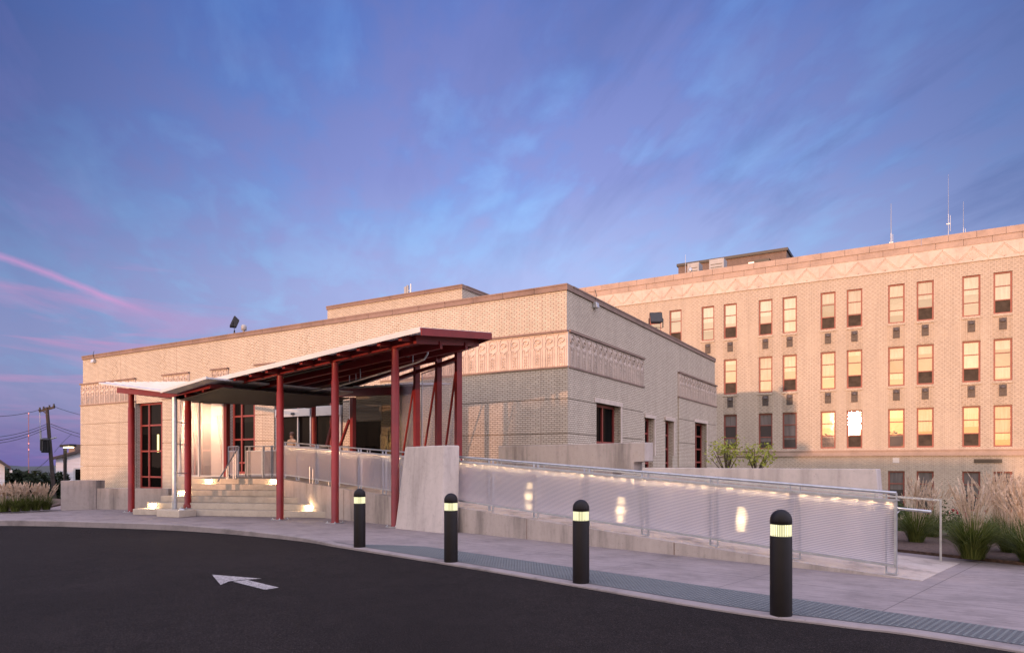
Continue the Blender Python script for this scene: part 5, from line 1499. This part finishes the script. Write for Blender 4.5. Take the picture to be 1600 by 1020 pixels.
# cloud sheet at a fixed height, combed along one bearing
zc = w.math('ADD', el, .16)
cv = w.n('CombineXYZ'); w.l(w.math('DIVIDE', dx, zc), cv.inputs[0]); w.l(w.math('DIVIDE', dy, zc), cv.inputs[1])
cb = w.mapping(cv.outputs[0], (1,1,1), (0,0,R_(43.4)))
n1_ = w.noise(w.mapping(cb, (.75,1.15,1)), 1.9, 7, .55, .25)
n2_ = w.noise(w.mapping(cb, (.9,1.9,1), (0,0,.25), (3,5,0)), 3.2, 6, .55, .3)
n3_ = w.noise(w.mapping(cb, (1,1,1), (0,0,0), (1.7,.4,0)), .8, 3, .5)
n4_ = w.noise(w.mapping(cb, (1,1.35,1), (0,0,.9), (8,1,0)), 6.5, 4, .55, .2)
cl = w.math('ADD', w.math('ADD', w.math('MULTIPLY', n1_, .40), w.math('MULTIPLY', n4_, .20)), w.math('ADD', w.math('MULTIPLY', n2_, .24), w.math('MULTIPLY', n3_, .30)))
clf = w.ramp(cl, [(.45,0.0),(.61,1.0)])
cloudcol = w.ramp(el, [(0,(.22,.18,.46)),(.10,(.36,.35,.70)),(.24,(.36,.37,.74)),(.38,(.25,.255,.62)),(.56,(.14,.16,.47)),(1,(.6,.6,.85))])
base = w.mix(w.math('MULTIPLY', clf, .88), base, cloudcol)
bright = w.ramp(w.math('ADD', w.math('MULTIPLY', n2_, .45), w.math('ADD', w.math('MULTIPLY', n1_, .4), w.math('MULTIPLY', n4_, .15))), [(.36,1.0),(.50,0.0)])
base = w.mix(w.math('MULTIPLY', bright, w.ramp(el, [(.05,.2),(.2,.6),(.45,.45),(.6,.15)])), base, (.37,.53,.92))
dark = w.ramp(w.noise(w.mapping(cb, (.6,1.9,1), (0,0,-.15), (5,9,0)), 2.1, 6, .6, .4), [(.50,0.0),(.66,1.0)])
base = w.mix(w.math('MULTIPLY', dark, w.math('MULTIPLY_ADD', rgt, .9, .32, True)), base, w.ramp(el, [(.1,(.24,.22,.55)),(.3,(.15,.165,.47)),(.6,(.05,.075,.30))]))
# sides fall darker
base = w.mix(w.math('MULTIPLY', w.math('MULTIPLY', side, 2.5, clamp=True), w.math('MULTIPLY_ADD', el, 1.6, .25, True), clamp=True), base, (.032,.06,.26))
pale = w.math('MULTIPLY', w.ramp(el, [(.08,0.0),(.20,.55),(.27,.5),(.38,0.0)]), w.math('SUBTRACT', 1.0, w.math('MULTIPLY', w.math('ABSOLUTE', w.math('SUBTRACT', rgt, .10)), 2.3), clamp=True), clamp=True)
base = w.mix(w.math('MULTIPLY', pale, w.math('MULTIPLY_ADD', n1_, .9, .4)), base, (.45,.53,.90))
# rose streaks low on the left
pk = w.noise(w.mapping(dvec, (2.2,2.2,26), (0,0,0), (1.3,.2,.35)), 1.0, 6, .55, .7)
pkm = w.math('MULTIPLY', w.ramp(pk, [(.56,0.0),(.67,1.0)]), w.math('MULTIPLY', w.math('MULTIPLY_ADD', rgt, -3.2, -.62, True), w.ramp(el, [(.0,.5),(.05,1.0),(.20,.75),(.30,0.0)])), clamp=True)
base = w.mix(w.math('MULTIPLY', pkm, .62), base, (.56,.22,.50))
pk2 = w.noise(w.mapping(cb,(.8,1.6,1),(0,0,0),(7,2,0)), 1.6, 6, .6, .4)
pm2 = w.math('MULTIPLY', w.ramp(pk2, [(.55,0.0),(.75,1.0)]), w.math('MULTIPLY_ADD', rgt, -1.4, .25, True))
base = w.mix(w.math('MULTIPLY', pm2, .28), base, (.33,.20,.54))
da = Vector((cA*-.75-sA, sA*-.75+cA, .3045)).normalized(); db = Vector((cA*-.548-sA, sA*-.548+cA, .2225)).normalized()
nrm = da.cross(db).normalized()
off_ = w.math('ADD', dot(tuple(nrm)), w.math('MULTIPLY_ADD', w.noise(w.mapping(dvec,(1,1,1)), 9, 5, .6), .016, -.008))
core = w.math('POWER', w.math('SUBTRACT', 1.0, w.math('MULTIPLY', w.math('ABSOLUTE', off_), 150.0), clamp=True), 1.2)
core = w.math('MULTIPLY', core, w.math('MULTIPLY', w.ramp(w.math('MULTIPLY', rgt, -1.0), [(.455,0.0),(.50,1.0),(.62,.75)]), w.ramp(fwd, [(.4,0.0),(.6,1.0)])))
base = w.mix(w.math('MULTIPLY', core, .75), base, (.62,.26,.58))
# sky out of view: warm afterglow plus a raised cool glow as fill
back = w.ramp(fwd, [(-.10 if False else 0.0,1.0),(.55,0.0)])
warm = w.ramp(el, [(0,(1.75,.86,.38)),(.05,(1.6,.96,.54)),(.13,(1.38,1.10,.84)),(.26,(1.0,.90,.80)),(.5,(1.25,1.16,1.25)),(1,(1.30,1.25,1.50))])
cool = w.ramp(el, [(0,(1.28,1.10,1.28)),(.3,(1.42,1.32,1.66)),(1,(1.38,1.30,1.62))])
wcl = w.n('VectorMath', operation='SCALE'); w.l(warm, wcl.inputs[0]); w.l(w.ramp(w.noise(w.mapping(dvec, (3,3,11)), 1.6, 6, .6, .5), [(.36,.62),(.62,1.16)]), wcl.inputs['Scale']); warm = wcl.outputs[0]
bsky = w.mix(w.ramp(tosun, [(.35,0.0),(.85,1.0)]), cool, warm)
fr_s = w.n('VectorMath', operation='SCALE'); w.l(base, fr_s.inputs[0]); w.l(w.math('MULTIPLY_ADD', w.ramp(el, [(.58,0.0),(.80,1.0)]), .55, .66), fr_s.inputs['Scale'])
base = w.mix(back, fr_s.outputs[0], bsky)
glow = w.math('POWER', w.math('MAXIMUM', tosun, 0.0), 14.0)
gc = w.n('VectorMath', operation='SCALE'); gc.inputs[0].default_value = (.8,.45,.15); w.l(glow, gc.inputs['Scale'])
base = w.mix(1.0, base, gc.outputs[0], 'ADD')
nb = w.n('Background'); w.l(sky.outputs[0], nb.inputs[0]); nb.inputs[1].default_value = .05
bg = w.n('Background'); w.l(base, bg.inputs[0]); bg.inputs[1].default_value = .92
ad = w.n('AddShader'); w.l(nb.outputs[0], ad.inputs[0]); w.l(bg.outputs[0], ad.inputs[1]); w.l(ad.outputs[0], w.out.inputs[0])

S = bpy.context.scene
S.view_settings.view_transform = 'Standard'; S.view_settings.look = 'None'; S.view_settings.exposure = .66; S.view_settings.gamma = 1
S.render.engine = 'CYCLES'
S.cycles.use_denoising = True; S.cycles.sample_clamp_indirect = 6; S.cycles.max_bounces = 8; S.cycles.transparent_max_bounces = 16
S.cycles.caustics_reflective = False; S.cycles.caustics_refractive = False
